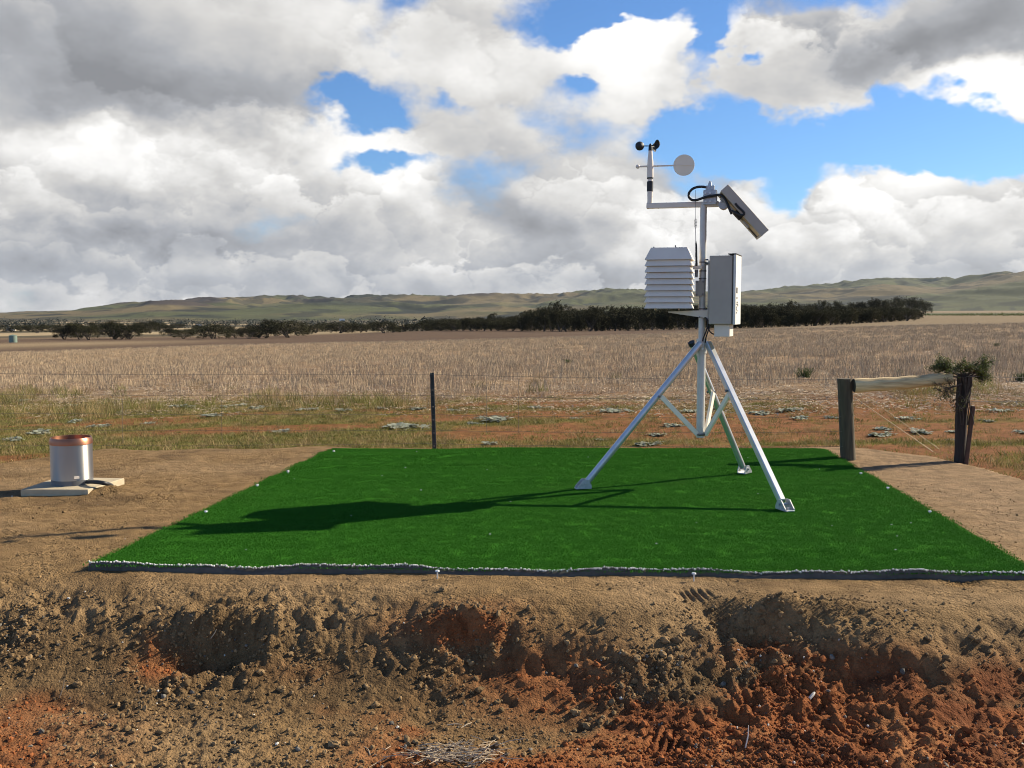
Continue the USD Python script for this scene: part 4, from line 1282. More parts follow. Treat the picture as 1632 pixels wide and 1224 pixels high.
P1 = at(1352, 730, z=0.0)
P1t = at(1346, 603.5, Y=P1[1])
z1 = gh_at(P1[0], P1[1])
r1 = 11.8 * P1[1] / FPX
post1 = mesh_prim('fence_post', post_mesh(P1t[2] - z1, r1 * 1.02, r1 * .96, 3, (P1t[0] - P1[0], 0)), 'grey_post_wood', smooth=50, label='round weathered grey wooden post at the back right corner of the turf', cat='fence post')
UsdGeom.Xformable(post1).AddTranslateOp().Set(Gf.Vec3d(P1[0], P1[1], z1))
P2 = at(1530, 731, z=0.0)
P2t = at(1532, 596, Y=P2[1])
z2 = gh_at(P2[0], P2[1])
r2 = 8.8 * P2[1] / FPX
post2 = mesh_prim('fence_post', post_mesh(P2t[2] - z2, r2 * 1.05, r2 * .95, 9, (.0, 0), cracks=.012), 'old_post_wood', smooth=50, label='dark old wooden post tangled with a thorn bush at right', cat='fence post')
UsdGeom.Xformable(post2).AddTranslateOp().Set(Gf.Vec3d(P2[0], P2[1], z2))
ra = at(1361, 614.5, Y=P1[1] - .02)
rb = at(1516, 602.5, Y=P2[1] - .03)
rl = np.linalg.norm(rb - ra)
rr_ = 11.0 * P1[1] / FPX
npt = 24
pp_ = []
for k in range(npt):
    t = k / (npt - 1)
    p = ra + (rb - ra) * t
    p = p + [0, 0, -.008 * math.sin(math.pi * t)]
    pp_.append(p)
rad_ = [rr_ * (1.02 - .18 * k / (npt - 1)) * (1 + .05 * math.sin(k * 1.1)) for k in range(npt)]
rail_m = tube(np.array(pp_), rad_, 20)
rail = mesh_prim('fence_rail', rail_m, 'pale_rail_wood', smooth=45, label='pale barkless log rail fixed between the grey post and the dark post', cat='fence rail')
ud = (rb - ra) / rl
mesh_prim('sawn_end', tube([ra - ud * .003, ra + ud * .002], [rr_ * .97, rr_ * .99], 20), 'rail_end', rail)
# split stake leaning beside the old post
S0, S1 = at(1544, 735, z=0.0), at(1551, 647, Y=P2[1] - .05)
stake = mesh_prim('fence_stake', bar(np.array([S0[0], P2[1] - .05, -.2]), S1, .030, .022, (1, 0, 0), .004), 'bark_stake', label='short split brown stake leaning against the dark old post', cat='stake')

# wires: five strands along the fence
WL = []
_wl = [(592, 597), (625, 630), (655, 661), (681, 686), (707, 707)]
_wr = [(604.5, 600), (637, 634), (664, 662), (688, 690), (712, 712)]
names_w = ['top', 'second', 'middle', 'fourth', 'bottom']
for k in range(5):
    lp = at(692, _wl[k][1], Y=PKY - .012)
    l0 = lp + (np.array([-9.0, PKY + .35, 0]) - lp)
    l0[2] = lp[2] + (at(0, _wl[k][0], Y=PKY + .15)[2] - lp[2]) * (9.0 + lp[0]) / (lp[0] - at(0, 600, Y=PKY + .15)[0])
    rp = at(1344, _wr[k][0], Y=P1[1] - .03)
    m1 = mesh = []
    def seg(a, b, sag, n=12):
        t = np.linspace(0, 1, n)[:, None]
        p = a + (b - a) * t
        p[:, 2] -= (sag * 4 * t * (1 - t))[:, 0]
        return p
    left = seg(l0, lp, .02, 16)
    right = seg(lp, rp, .012, 12)
    pts_ = np.vstack([left, right[1:]])
    mesh_prim('fence_wire', tube(pts_, .0013, 5), 'wire_steel', smooth=60, label=f'{names_w[k]} strand of the thin wire fence from the left to the grey post', cat='fence wire')
wr2 = at(1640, 601, Y=P2[1] + .3)
for k, (qa, qb) in enumerate(((600, 600.5), (640, 636))):
    a_, b_ = at(1540, qa, Y=P2[1] - .05), at(1700, qb, Y=P2[1] + .2)
    mesh_prim('fence_wire', tube([a_, (a_ + b_) / 2 - [0, 0, .008], b_], .002, 5), 'wire_steel', smooth=60, label=('upper' if k == 0 else 'lower') + ' thin wire leaving the dark post towards the right', cat='fence wire')
for k, (a_, b_, nm) in enumerate(((at(1362, 634, Y=P1[1] - .03), at(1487, 720, Y=P2[1] + .02), 'thicker rusty brace wire running down from the grey post'), (at(1362, 618, Y=P1[1] + .03), at(1497, 716, Y=P2[1] + .05), 'thin brace wire behind the thicker one under the rail'))):
    mesh_prim('brace_wire', tube([a_, b_], .0023 if k == 0 else .0017, 6), 'brace_wire', smooth=60, label=nm, cat='brace wire')
for k, (px, y0, y1, nm) in enumerate(((195, 638, 706, 'leftmost thin wire dropper on the fence, right of the rain gauge'), (353, 636, 706, 'second thin wire dropper from the left on the fence'), (826, 604, 690, 'thin wire dropper on the fence right of the picket'), (775, 602, 690, 'thin wire dropper nearest the picket on its right'))):
    Yd = PKY + .05 if px < 692 else PKY + (P1[1] - PKY) * (px - 692) / (1344 - 692) - .01
    mesh_prim('wire_dropper', tube([at(px, y0, Y=Yd), at(px + 1, y1, Y=Yd)], .0018, 5), 'wire_steel', label=nm, cat='wire dropper')

# thorn bush growing through the old post
def twig(p, d, length, r, rnd, out, leaves, depth=0):
    n = 5
    pts_ = [np.array(p)]
    d = np.array(d) / np.linalg.norm(d)
    for k in range(n):
        d = d + rnd.normal(0, .22, 3)
        d /= np.linalg.norm(d)
        pts_.append(pts_[-1] + d * length / n)
    out.append(tube(np.array(pts_), np.linspace(r, r * .4, n + 1), 5))
    if depth < 2:
        for k in range(2, n + 1):
            for _ in range(2):
                twig(pts_[k], d + rnd.normal(0, .7, 3), length * .5, r * .5, rnd, out, leaves, depth + 1)
    else:
        leaves.extend(pts_[1:])


def leaf_cloud(centers, n_per, spread, size, rnd, flat=0.0):
    n = len(centers) * n_per
    c = np.repeat(np.asarray(centers), n_per, 0) + rnd.normal(0, spread, (n, 3))
    a = rnd.normal(size=(n, 3))
    a /= np.linalg.norm(a, axis=1, keepdims=True)
    b = np.cross(a, rnd.normal(size=(n, 3)))
    b /= np.linalg.norm(b, axis=1, keepdims=True)
    s = size * rnd.uniform(.6, 1.4, n)[:, None]
    v = np.stack([c - a * s, c + b * s * .4, c + a * s, c - b * s * .4], 1).reshape(-1, 3)
    o = np.arange(n)[:, None] * 4
    return trimesh.Trimesh(v, np.concatenate([o + [0, 1, 2], o + [0, 2, 3]]), process=False)


rnd = np.random.default_rng(11)
tw, lv = [], []
bt = np.array([P2[0], P2[1], P2t[2]])
M = PXP = P2[1] / FPX
for (dx, dz, ln) in ((-26, 18, .15), (-16, 16, .13), (-32, 10, .16), (20, 18, .14), (34, 18, .17), (6, 10, .10), (-8, 14, .12), (26, 8, .13)):
    twig(bt + [dx * M * .25, -.02, -.03 + dz * M * .15], (dx, rnd.normal(0, 10), dz * .8), ln, .007, rnd, tw, lv)
tw2, lv2 = [], []
for (dx, dz, ln) in ((-30, -18, .17), (-22, -22, .15), (-10, -30, .15)):
    twig(bt + [-.03, -.05, -.07], (dx, -4, dz), ln, .006, rnd, tw2, lv2)
for k in range(9):   # bare stems trained down the post
    a = rnd.uniform(-2.6, -.3)
    q0 = bt + [math.cos(a) * .06, math.sin(a) * .06, -.02]
    pts_ = [q0]
    for i_ in range(6):
        pts_.append(pts_[-1] + [rnd.normal(0, .012) + (.004 if k % 2 else 0), rnd.normal(0, .006), -.06])
    tw.append(tube(np.array(pts_), np.linspace(.006, .0035, 7), 5))
bush = thing('thorn_bush', (0, 0, 0), label='small dark green thorn bush growing over the top of the dark post', cat='bush')
mesh_prim('stems', cat(tw + tw2), 'thorn_twig', bush)
mesh_prim('foliage', cat([leaf_cloud(lv, 3, .010, .0065, rnd), leaf_cloud(lv2[::3], 2, .009, .006, rnd)]), 'thorn_leaf', bush)

# ------------------------------------------------------------------ trees
def ground_hit(px, py, y0=60.0, y1=900.0):
    ys = np.geomspace(y0, y1, 400)
    d = ray(px, py)
    x = d[0] / d[1] * ys
    zs_ = EYE + d[2] / d[1] * ys
    g_ = far_height(x, ys)
    k = np.argmax(zs_ <= g_)
    if zs_[k] > g_[k]:
        k = int(np.argmin(np.abs(zs_ - g_)))
    return np.array([x[k], ys[k], g_[k]])


def crown(seed, w, h0, h1, n_clump, flat):
    """clumped crown between heights h0 and h1, w wide"""
    r = np.random.default_rng(seed)
    cs = []
    nl = 6
    lobes = np.stack([r.uniform(-.36, .36, nl) * w, r.uniform(-.36, .36, nl) * w, r.uniform(h0 + .45 * (h1 - h0), h1 - .12 * (h1 - h0), nl)], 1)
    for k in range(n_clump):
        lb = lobes[r.integers(nl)]
        d = r.normal(size=3)
        d /= np.linalg.norm(d)
        q = lb + d * np.array([w * .24, w * .24, (h1 - h0) * .26 * flat]) * r.uniform(.5, 1.0) ** .5
        cs.append(q)
    # lower skirts hang from some sides
    for k in range(n_clump // 2):
        a = r.uniform(0, 2 * np.pi)
        cs.append(np.array([math.cos(a) * w * .38, math.sin(a) * w * .38, r.uniform(h0, h0 + .6 * (h1 - h0))]))
    return leaf_cloud(cs, 34, w * .045, .17, r), lobes


def gum_tree(seed, w, h, base, label, stems=3, group=None, flat=1.0, n_clump=85):
    t = thing('gum_tree', (0, 0, 0), scale=(1, 1, 1), label=label, cat='tree', group=group)
    r = np.random.default_rng(seed)
    cr, lobes = crown(seed, w, base, h, n_clump, flat)
    parts = []
    for k in range(stems):
        lb = lobes[k]
        b = np.array([r.normal(0, .12), r.normal(0, .12), -.3])
        m = np.array([lb[0] * .35 + r.normal(0, .15), lb[1] * .35, base * .8])
        parts.append(tube([b, m, lb * [1, 1, .92]], [.16, .12, .05], 6))
        for l2 in (lobes[(k + 3) % 6], lobes[(k + 1) % 6]):
            parts.append(tube([m, (m + l2) / 2 + r.normal(0, .1, 3), l2 * [1, 1, .95]], [.08, .06, .03], 5))
    mesh_prim('trunk', cat(parts), 'gum_trunk', t)
    mesh_prim('crown', cr, 'gum_leaf', t)
    return t


def copy_tree(src, loc, rot, sc, label, group):
    x = UsdGeom.Xform.Define(stage, numbered('/World/gum_tree'))
    x.GetPrim().GetReferences().AddInternalReference(src.GetPath())
    x.GetPrim().SetInstanceable(True)
    ops = {o.GetOpName(): o for o in x.GetOrderedXformOps()}
    ops['xformOp:translate'].Set(Gf.Vec3d(*map(float, loc)))
    ops['xformOp:rotateZ'].Set(float(rot))
    ops['xformOp:scale'].Set(Gf.Vec3f(*map(float, sc)))
    return tag(x.GetPrim(), label=label, cat='tree', group=group)


_kinds = [(51, 6.5, 5.2, .9, 3), (52, 5.2, 6.0, 1.0, 3), (53, 8.0, 5.6, 1.2, 4), (54, 4.6, 4.6, .4, 2), (55, 6.0, 7.5, 2.2, 3), (56, 7.0, 5.0, .2, 4)]
ROWL, BELT, BACK = 'dark trees in the loose row at left', 'dark trees of the dense belt', 'taller trees behind the belt at right'
spots = []
for px, base, top, w in ((48, 528, 518, 40), (82, 529, 517, 36), (104, 541, 521, 36), (128, 541, 515, 44), (142, 542, 519, 30), (166, 534, 513, 40), (188, 541, 514, 38), (206, 541, 516, 40), (236, 531, 513, 26), (252, 528, 514, 24), (270, 536, 524, 30), (292, 540, 525, 34), (341, 540, 518, 50), (376, 539, 525, 24), (397, 540, 522, 34), (419, 539, 512, 44), (461, 538, 511, 62), (489, 533, 520, 26), (515, 528, 514, 24), (541, 531, 513, 52), (574, 530, 516, 26), (595, 527, 513, 18), (613, 531, 512, 40), (641, 529, 518, 22),
                         (20, 529, 520, 30), (60, 531, 519, 34), (116, 535, 518, 40), (176, 537, 517, 36), (222, 533, 517, 36), (262, 530, 518, 28), (310, 533, 521, 30), (360, 534, 520, 30), (407, 535, 519, 34), (440, 536, 519, 34), (476, 535, 519, 34), (502, 531, 518, 28), (527, 530, 517, 28), (558, 530, 518, 30), (585, 529, 518, 24), (628, 530, 518, 24), (655, 528, 517, 24), (-20, 529, 517, 40), (-60, 533, 514, 46), (-110, 535, 513, 46), (320, 529, 518, 22), (282, 524, 516, 20), (218, 526, 514, 26)):
    spots.append((px, base, top, w, ROWL))
r_ = np.random.default_rng(5)
bx = [672, 760, 820, 900, 1000, 1150, 1290, 1400, 1458]
bb_ = [527.5, 527.5, 527.5, 528.5, 527, 524, 520, 514, 510.5]
tx_ = [672, 690, 760, 800, 830, 856, 890, 915, 960, 1010, 1190, 1230, 1320, 1400, 1430, 1458]
tt_ = [510, 508, 507, 505, 502, 494, 489, 493, 491, 489, 488, 490, 492, 490, 489, 492]
px = 676.0
while px < 1462:
    spots.append((px, np.interp(px, bx, bb_) + r_.uniform(-.6, .4), np.interp(px, tx_, tt_) + r_.uniform(0, 6), r_.uniform(24, 38), BELT))
    px += r_.uniform(9, 14)
px = 690.0
while px < 1445:
    spots.append((px, np.interp(px, bx, bb_) - r_.uniform(3, 5), np.interp(px, tx_, tt_) + r_.uniform(-2, 3), r_.uniform(26, 42), BELT))
    px += r_.uniform(11, 17)
for px, top, w in ((785, 498, 16), (888, 483, 34), (906, 487, 26), (862, 491, 30), (846, 496, 26)):
    spots.append((px, 522, top, w, BELT))
for px, top, w in ((1236, 483, 30), (1262, 481, 26), (1284, 484, 30), (1306, 481, 32), (1330, 482, 30), (1352, 484, 26), (1372, 483, 26), (1386, 476, 34), (1404, 480, 28), (1424, 478, 34), (1442, 473, 40), (1462, 478, 32), (1474, 482, 24), (1210, 486, 30), (1180, 487, 30)):
    spots.append((px, np.interp(px, [1180, 1480], [512, 501]), top, w, BACK))
_first = {}
for k, (px, base, top, w, grp) in enumerate(spots):
    p = ground_hit(px, base)
    hpx, m_px = base - top, math.hypot(p[0], p[1]) * math.cos(math.atan2(p[0], p[1])) / FPX
    Hm, Wm = hpx * m_px * (0.95 if grp == ROWL else 0.93), w * m_px * (1.15 if grp == ROWL else 1.08)
    want = Hm / Wm
    kk = min(range(6), key=lambda i_: abs(math.log((_kinds[i_][2] / _kinds[i_][1]) / want)) + r_.uniform(0, .35))
    sd, kw, kh, kb, st_ = _kinds[kk]
    sc = (Wm / kw, Wm / kw, Hm / kh)
    lab = {ROWL: 'dark rounded gum tree in the loose row of trees at left', BELT: 'dark green gum tree in the dense belt behind the weather station', BACK: 'taller gum tree standing behind the right end of the belt'}[grp]
    for lo, hi, special in ((461, 461, 'broadest dark gum tree near the right end of the loose row'), (419, 419, 'tall dark gum tree just left of the broadest one in the loose row'), (341, 341, 'broad low gum tree standing alone below the middle of the left hills'), (888, 888, 'tallest gum tree rising above the belt left of the louvred box'), (1442, 1442, 'tallest gum tree at the right end of the belt'), (785, 785, 'thin gum tree poking up near the left end of the belt'), (1474, 1474, 'small gum tree at the very right end behind the belt'), (641, 641, 'small gum tree alone in the gap left of the belt')):
        if px == lo:
            lab, grp = special, None
    if kk not in _first:
        t = gum_tree(sd, kw, kh, kb, lab, st_, grp)
        _first[kk] = t
        ops = UsdGeom.Xform(t).GetOrderedXformOps()
        ops[0].Set(Gf.Vec3d(*map(float, p)))
        ops[1].Set(float(r_.uniform(0, 360)))
        ops[2].Set(Gf.Vec3f(*map(float, sc)))
    else:
        copy_tree(_first[kk], p, r_.uniform(0, 360), sc, lab, grp)

# undergrowth that closes the foot of the belt
cs = []
for px in np.arange(674, 1462, 2.2):
    for _ in range(2):
        p = ground_hit(px + r_.uniform(-2, 2), np.interp(px, bx, bb_) - r_.uniform(0.2, 3.0))
        cs.append(p + [0, 0, r_.uniform(.1, 1.8)])
UND = mesh_prim('undergrowth', leaf_cloud(cs, 22, .55, .22, np.random.default_rng(8)), 'gum_leaf', label='low dark scrub filling the foot of the dense tree belt', cat='scrub', kind='stuff')
cs = []
for px in np.arange(1445, 1680, 0.7):
    if noise(np.array([px * .06, 0, 0]), 4) > .12:
        p = ground_hit(px, 503.0 + r_.uniform(-.5, .3), 200, 380)
        cs.append(p + [0, 0, r_.uniform(0, .5)])
mesh_prim('shrub_row', leaf_cloud(cs, 22, .18, .14, np.random.default_rng(9)), 'thorn_leaf', label='low green shrubs in a row across the field at far right', cat='shrubs', kind='stuff')
cs = []
for k in range(900):
    px = r_.uniform(-300, 700)
    if noise(np.array([px * .02, k % 7 * 3.0, 0]), 14) < .42:
        continue
    p = ground_hit(px, r_.choice([522.5, 519.5, 517.5, 515.5, 513.0, 511.5]) if px < 700 else 507, 420, 6000)
    s_ = r_.uniform(.6, 1.6)
    for _ in range(3):
        cs.append(p + [r_.normal(0, 3), r_.normal(0, 6), r_.uniform(.5, 3.2) * s_])
mesh_prim('distant_woodland', leaf_cloud(cs, 16, 1.6, .9, np.random.default_rng(10)), 'far_scrub', label='broken dark lines of far trees across the valley floor', cat='woodland', kind='stuff')

# farm buildings far off at the left
p = ground_hit(21, 546)
u = p[1] / FPX
tk = thing('water_tank', p, label='small green water tank in the field at far left', cat='water tank')
mesh_prim('tank', trimesh.creation.revolve(np.array([[0, 0], [6 * u, 0], [6 * u, 11 * u], [0, 11 * u]]), sections=24), 'tank_green', tk, smooth=35)
mesh_prim('lid', trimesh.creation.revolve(np.array([[0, 11 * u], [6.2 * u, 11 * u], [1 * u, 12.5 * u], [0, 12.5 * u]]), sections=24), 'tank_green', tk, smooth=35)


def shed(px, py, w, h, where):
    p = ground_hit(px, py, 350, 2500)
    u = p[1] / FPX
    s = thing('farm_shed', p, 12, label=where, cat='shed')
    W, D, Hh = w * u, w * u * .7, h * u * .65
    mesh_prim('wall', rbox((W, D, Hh), (0, 0, Hh / 2), .01), 'shed_white', s)
    mesh_prim('roof', hull([[sx * W * .53, sy * D * .56, Hh + .01] for sx in (-1, 1) for sy in (-1, 1)] + [[sx * W * .53, 0, Hh * 1.5] for sx in (-1, 1)]), 'galvanised', s)
    mesh_prim('door', rbox((W * .3, .1, Hh * .75), (0, -D / 2 - .02, Hh * .38), .01), 'bolt_steel', s)


shed(17, 527, 12, 6, 'white farm shed far off behind the left end of the tree row')
shed(317, 521, 9, 4, 'pale farm shed far off between the trees left of centre')
shed(545, 511.5, 8, 3.5, 'tiny pale shed under the hills above the loose tree row')

# ------------------------------------------------------------------ stubble and straw
def stems_patch(n, size, seed, hmin, hmax, wid, lean=.16):
    r = np.random.default_rng(seed)
    b = np.stack([r.normal(0, size * .3, n), r.normal(0, size * .3, n), np.full(n, -.03)], 1)
    h = r.uniform(hmin, hmax, n)
    d = r.normal(0, lean, (n, 2))
    t = b + np.stack([d[:, 0] * h, d[:, 1] * h, h], 1)
    a = r.uniform(0, np.pi, n)
    s = np.stack([np.cos(a), np.sin(a), 0 * a], 1) * wid * r.uniform(.6, 1.3, n)[:, None]
    v = np.stack([b - s, b + s, t + s * .7, t - s * .7], 1).reshape(-1, 3)
    o = np.arange(n)[:, None] * 4
    return trimesh.Trimesh(v, np.concatenate([o + [0, 1, 2], o + [0, 2, 3]]), process=False)


def scatter_field(n, y0, y1, seed, power=1.0):
    r = np.random.default_rng(seed)
    # more of them near: distance drawn so that density falls as 1/distance**power
    u = r.uniform(0, 1, n)
    e = 2 - power
    y = (y0 ** e + u * (y1 ** e - y0 ** e)) ** (1 / e)
    x = y * r.uniform(-.66, .66, n)
    return x, y


def lay_stubble():
    r = np.random.default_rng(77)
    x, y = scatter_field(26000, 17.5, 95, 71, .75)
    px, py = project(x, y, height(x, y))
    edge = smooth01(655 - py + 40 * n2(x, y, .25, 3, 401), 0, 45)
    dens = edge * smooth01(n2(x, y, .35, 3, 402), -.30, .12)
    ok = r.uniform(0, 1, len(x)) < dens
    x, y, edge = x[ok], y[ok], edge[ok]
    z = height(x, y)
    n = len(x)
    sc = r.uniform(.7, 1.15, n) * (.45 + .55 * edge)
    instancer('stubble', [(f'stalks_{k}', stems_patch(26, .42, 500 + k, .06, .21, .0042), 'straw') for k in range(5)], np.stack([x, y, z], 1), quat_z(r.uniform(0, 6.28, n)), sc, r.integers(0, 5, n), label='standing pale brown stubble stalks over the wide field', cat='stubble')
    # broken straw lying on the earth
    x, y = scatter_field(30000, 12.5, 60, 72, 1.2)
    px, py = project(x, y, height(x, y))
    k = smooth01(672 - py + 30 * n2(x, y, .4, 3, 403), 0, 20) * (.25 + .75 * np.exp(-((py - 628) / 28) ** 2))
    ok = r.uniform(0, 1, len(x)) < k
    x, y = x[ok], y[ok]
    n = len(x)
    bits = []
    for q in range(4):
        rr = np.random.default_rng(520 + q)
        ms = []
        for _ in range(7):
            a = rr.uniform(0, 3.14)
            c_ = np.array([rr.normal(0, .09), rr.normal(0, .09), rr.uniform(.005, .03)])
            d_ = np.array([math.cos(a), math.sin(a), rr.normal(0, .18)]) * rr.uniform(.012, .04)
            s_ = np.array([-math.sin(a), math.cos(a), .4]) * rr.uniform(.003, .006)
            v = np.array([c_ - d_ - s_, c_ + d_ - s_, c_ + d_ + s_, c_ - d_ + s_])
            ms.append(trimesh.Trimesh(v, [[0, 1, 2], [0, 2, 3]], process=False))
        bits.append((f'straw_{q}', cat(ms), 'straw_bit'))
    instancer('straw_litter', bits, np.stack([x, y, height(x, y)], 1), quat_z(r.uniform(0, 6.28, n)), r.uniform(.6, 1.3, n), r.integers(0, 4, n), label='pale broken straw strewn over the near edge of the field', cat='straw')


lay_stubble()


def lay_herbs():
    r = np.random.default_rng(88)
    n = 45000
    y = r.uniform(7.0, 20, n)
    x = y * r.uniform(-.66, .66, n)
    z = height(x, y)
    c = tint(x, y, z)
    px, py = project(x, y, z)
    green = np.clip((c[:, 1] / c[:, 0] - .55) / .35, 0, 1) * smooth01(y - pad_back(x), -.05, .25)
    stub = smooth01(660 - py, 0, 40)
    ok = r.uniform(0, 1, n) < (green * .8 + .12 * smooth01(y - pad_back(x), .2, .6)) * (1 - stub)
    x, y, z = x[ok], y[ok], z[ok]
    m = len(x)
    far_k = r.uniform(0, 1, m)
    protos = [(f'grass_{k}', stems_patch(34, .16, 600 + k, .02, .075, .0032, .5), 'herb') for k in range(4)] + [(f'dry_grass_{k}', stems_patch(26, .14, 620 + k, .03, .10, .003, .5), 'dry_herb') for k in range(2)]
    idx = np.where(far_k < .72, r.integers(0, 4, m), r.integers(4, 6, m))
    instancer('verge_grass', protos, np.stack([x, y, z], 1), quat_z(r.uniform(0, 6.28, m)), r.uniform(.45, 1.0, m), idx, label='short yellow green grass on the red verge behind the fence', cat='grass')
    # taller dry grass where the field begins
    n = 5000
    y = r.uniform(13, 26, n)
    x = y * r.uniform(-.66, .66, n)
    px, py = project(x, y, height(x, y))
    k = np.exp(-((py - 640 - 10 * np.sin(px / 90)) / 16) ** 2) * smooth01(n2(x, y, .3, 3, 411) + .22 * smooth01(300 - px, 0, 300), -.02, .2)
    ok = r.uniform(0, 1, n) < k
    x, y = x[ok], y[ok]
    m = len(x)
    instancer('rank_grass', [(f'rank_{k}', stems_patch(40, .3, 640 + k, .08, .26, .0036, .35), 'dry_herb' if k < 2 else 'herb') for k in range(4)], np.stack([x, y, height(x, y)], 1), quat_z(r.uniform(0, 6.28, m)), r.uniform(.5, 1.0, m), r.integers(0, 4, m), label='rank yellow grass along the near edge of the stubble', cat='grass')


lay_herbs()


# ------------------------------------------------------------------ weeds one could count
def weed_mesh(seed, w):
    r = np.random.default_rng(seed)
    ms = []
    for k in range(9):
        c0 = np.array([r.normal(0, w * .28), r.normal(0, w * .22), 0])
        for _ in range(11):
            a = r.uniform(0, 6.28)
            ln = r.uniform(.05, .11)
            d = np.array([math.cos(a), math.sin(a), r.uniform(.0, .5)])
            s = np.array([-math.sin(a), math.cos(a), r.normal(0, .2)])
            p0 = c0 + [0, 0, .01]
            p1 = p0 + d * ln * .55
            p2 = p0 + d * ln + [0, 0, -ln * .22]
            wd = ln * r.uniform(.22, .36)
            v = np.array([p0 - s * wd * .2, p0 + s * wd * .2, p1 + s * wd, p1 - s * wd, p2 + s * wd * .35, p2 - s * wd * .35])
            ms.append(trimesh.Trimesh(v, [[0, 1, 2], [0, 2, 3], [3, 2, 4], [3, 4, 5]], process=False))
    return cat(ms)


weeds = [(297, 649, 34), (377, 648, 34), (340, 664, 36), (405, 651, 30), (236, 676, 20), (118, 673, 30), (160, 681, 34), (70, 691, 40), (20, 702, 36), (120, 648, 24), (196, 658, 20), (452, 689, 28), (640, 682, 66), (610, 652, 22), (665, 653, 26), (772, 667, 34), (792, 671, 50), (755, 676, 22), (780, 708, 24), (862, 650, 24), (975, 657, 44), (1073, 680, 34), (1048, 695, 28), (1030, 709, 36), (1096, 657, 30), (1140, 652, 24), (1213, 660, 34), (1280, 668, 30), (1258, 655, 36), (1325, 667, 24), (1447, 669, 36), (1398, 694, 40), (1404, 685, 28), (1468, 690, 40), (1520, 690, 24), (1516, 702, 18), (1590, 656, 30), (1624, 690, 26), (548, 655, 26), (492, 654, 26), (720, 655, 20), (915, 668, 16), (40, 640, 26), (1570, 672, 20), (955, 702, 18)]
wd_first = []
for k, (px, py, w) in enumerate(weeds):
    # the place on the verge under that sight line
    ys = np.linspace(7.2, 22, 600)
    d = ray(px, py)
    xs_ = d[0] / d[1] * ys
    hz_ = height(xs_, ys)
    i_ = int(np.argmax(EYE + d[2] / d[1] * ys <= hz_))
    p = (xs_[i_], ys[i_], hz_[i_] + .005)
    sc = w * ys[i_] / FPX / .34
    lab, grp = 'low silvery green weed sprawling on the red verge behind the fence', 'pale weeds on the verge'
    if k < 4:
        t = thing('weed', p, float(r_.uniform(1, 359)), scale=(sc, sc, min(sc, 1.0)), label=lab, cat='weed', group=grp)
        mesh_prim('leaves', weed_mesh(700 + k, .34), 'weed_leaf', t)
        wd_first.append(t)
    else:
        x = UsdGeom.Xform.Define(stage, numbered('/World/weed'))
        x.GetPrim().GetReferences().AddInternalReference(wd_first[k % 4].GetPath())
        x.GetPrim().SetInstanceable(True)
        ops = {o.GetOpName(): o for o in x.GetOrderedXformOps()}
        ops['xformOp:translate'].Set(Gf.Vec3d(*map(float, p)))
        ops['xformOp:rotateZ'].Set(float(r_.uniform(0, 360)))
        ops['xformOp:scale'].Set(Gf.Vec3f(float(sc), float(sc), float(min(sc, 1.0))))
        tag(x.GetPrim(), label=lab, cat='weed', group=grp)
for k, (px, py, hpx, nm) in enumerate(((1282, 602, 18, 'dark green tussock in the stubble left of the grey post'), (1626, 608, 16, 'dark tussock in the stubble at the right edge'), (1434, 594, 8, 'small green tussock in the stubble above the log rail'), (905, 580, 9, 'small green tussock in the stubble left of the tripod top'), (1588, 552, 7, 'far small green tussock in the stubble above the thorn bush'))):
    p = None
    ys = np.linspace(10, 80, 900)
    d = ray(px, py)
    xs_ = d[0] / d[1] * ys
    hz_ = height(xs_, ys)
    i_ = int(np.argmax(EYE + d[2] / d[1] * ys <= hz_))
    hm = hpx * ys[i_] / FPX
    mesh = stems_patch(220, hm * .8, 740 + k, hm * .4, hm * 1.05, hm * .018, .38)
    t = mesh_prim('tussock', mesh, 'tussock_leaf', label=nm, cat='tussock')
    UsdGeom.Xformable(t).AddTranslateOp().Set(Gf.Vec3d(float(xs_[i_]), float(ys[i_]), float(hz_[i_])))


# ------------------------------------------------------------------ clods, gravel and straw in front
def clod_mesh(seed, sub=1):
    m = trimesh.creation.icosphere(sub, 1.0)
    v = np.array(m.vertices)
    k = .35 + 1.25 * fbm(v * 1.5 + seed * 7.1, 3, seed)
    return trimesh.Trimesh(v * k[:, None] * [1.1, .85, .75], m.faces, process=False)


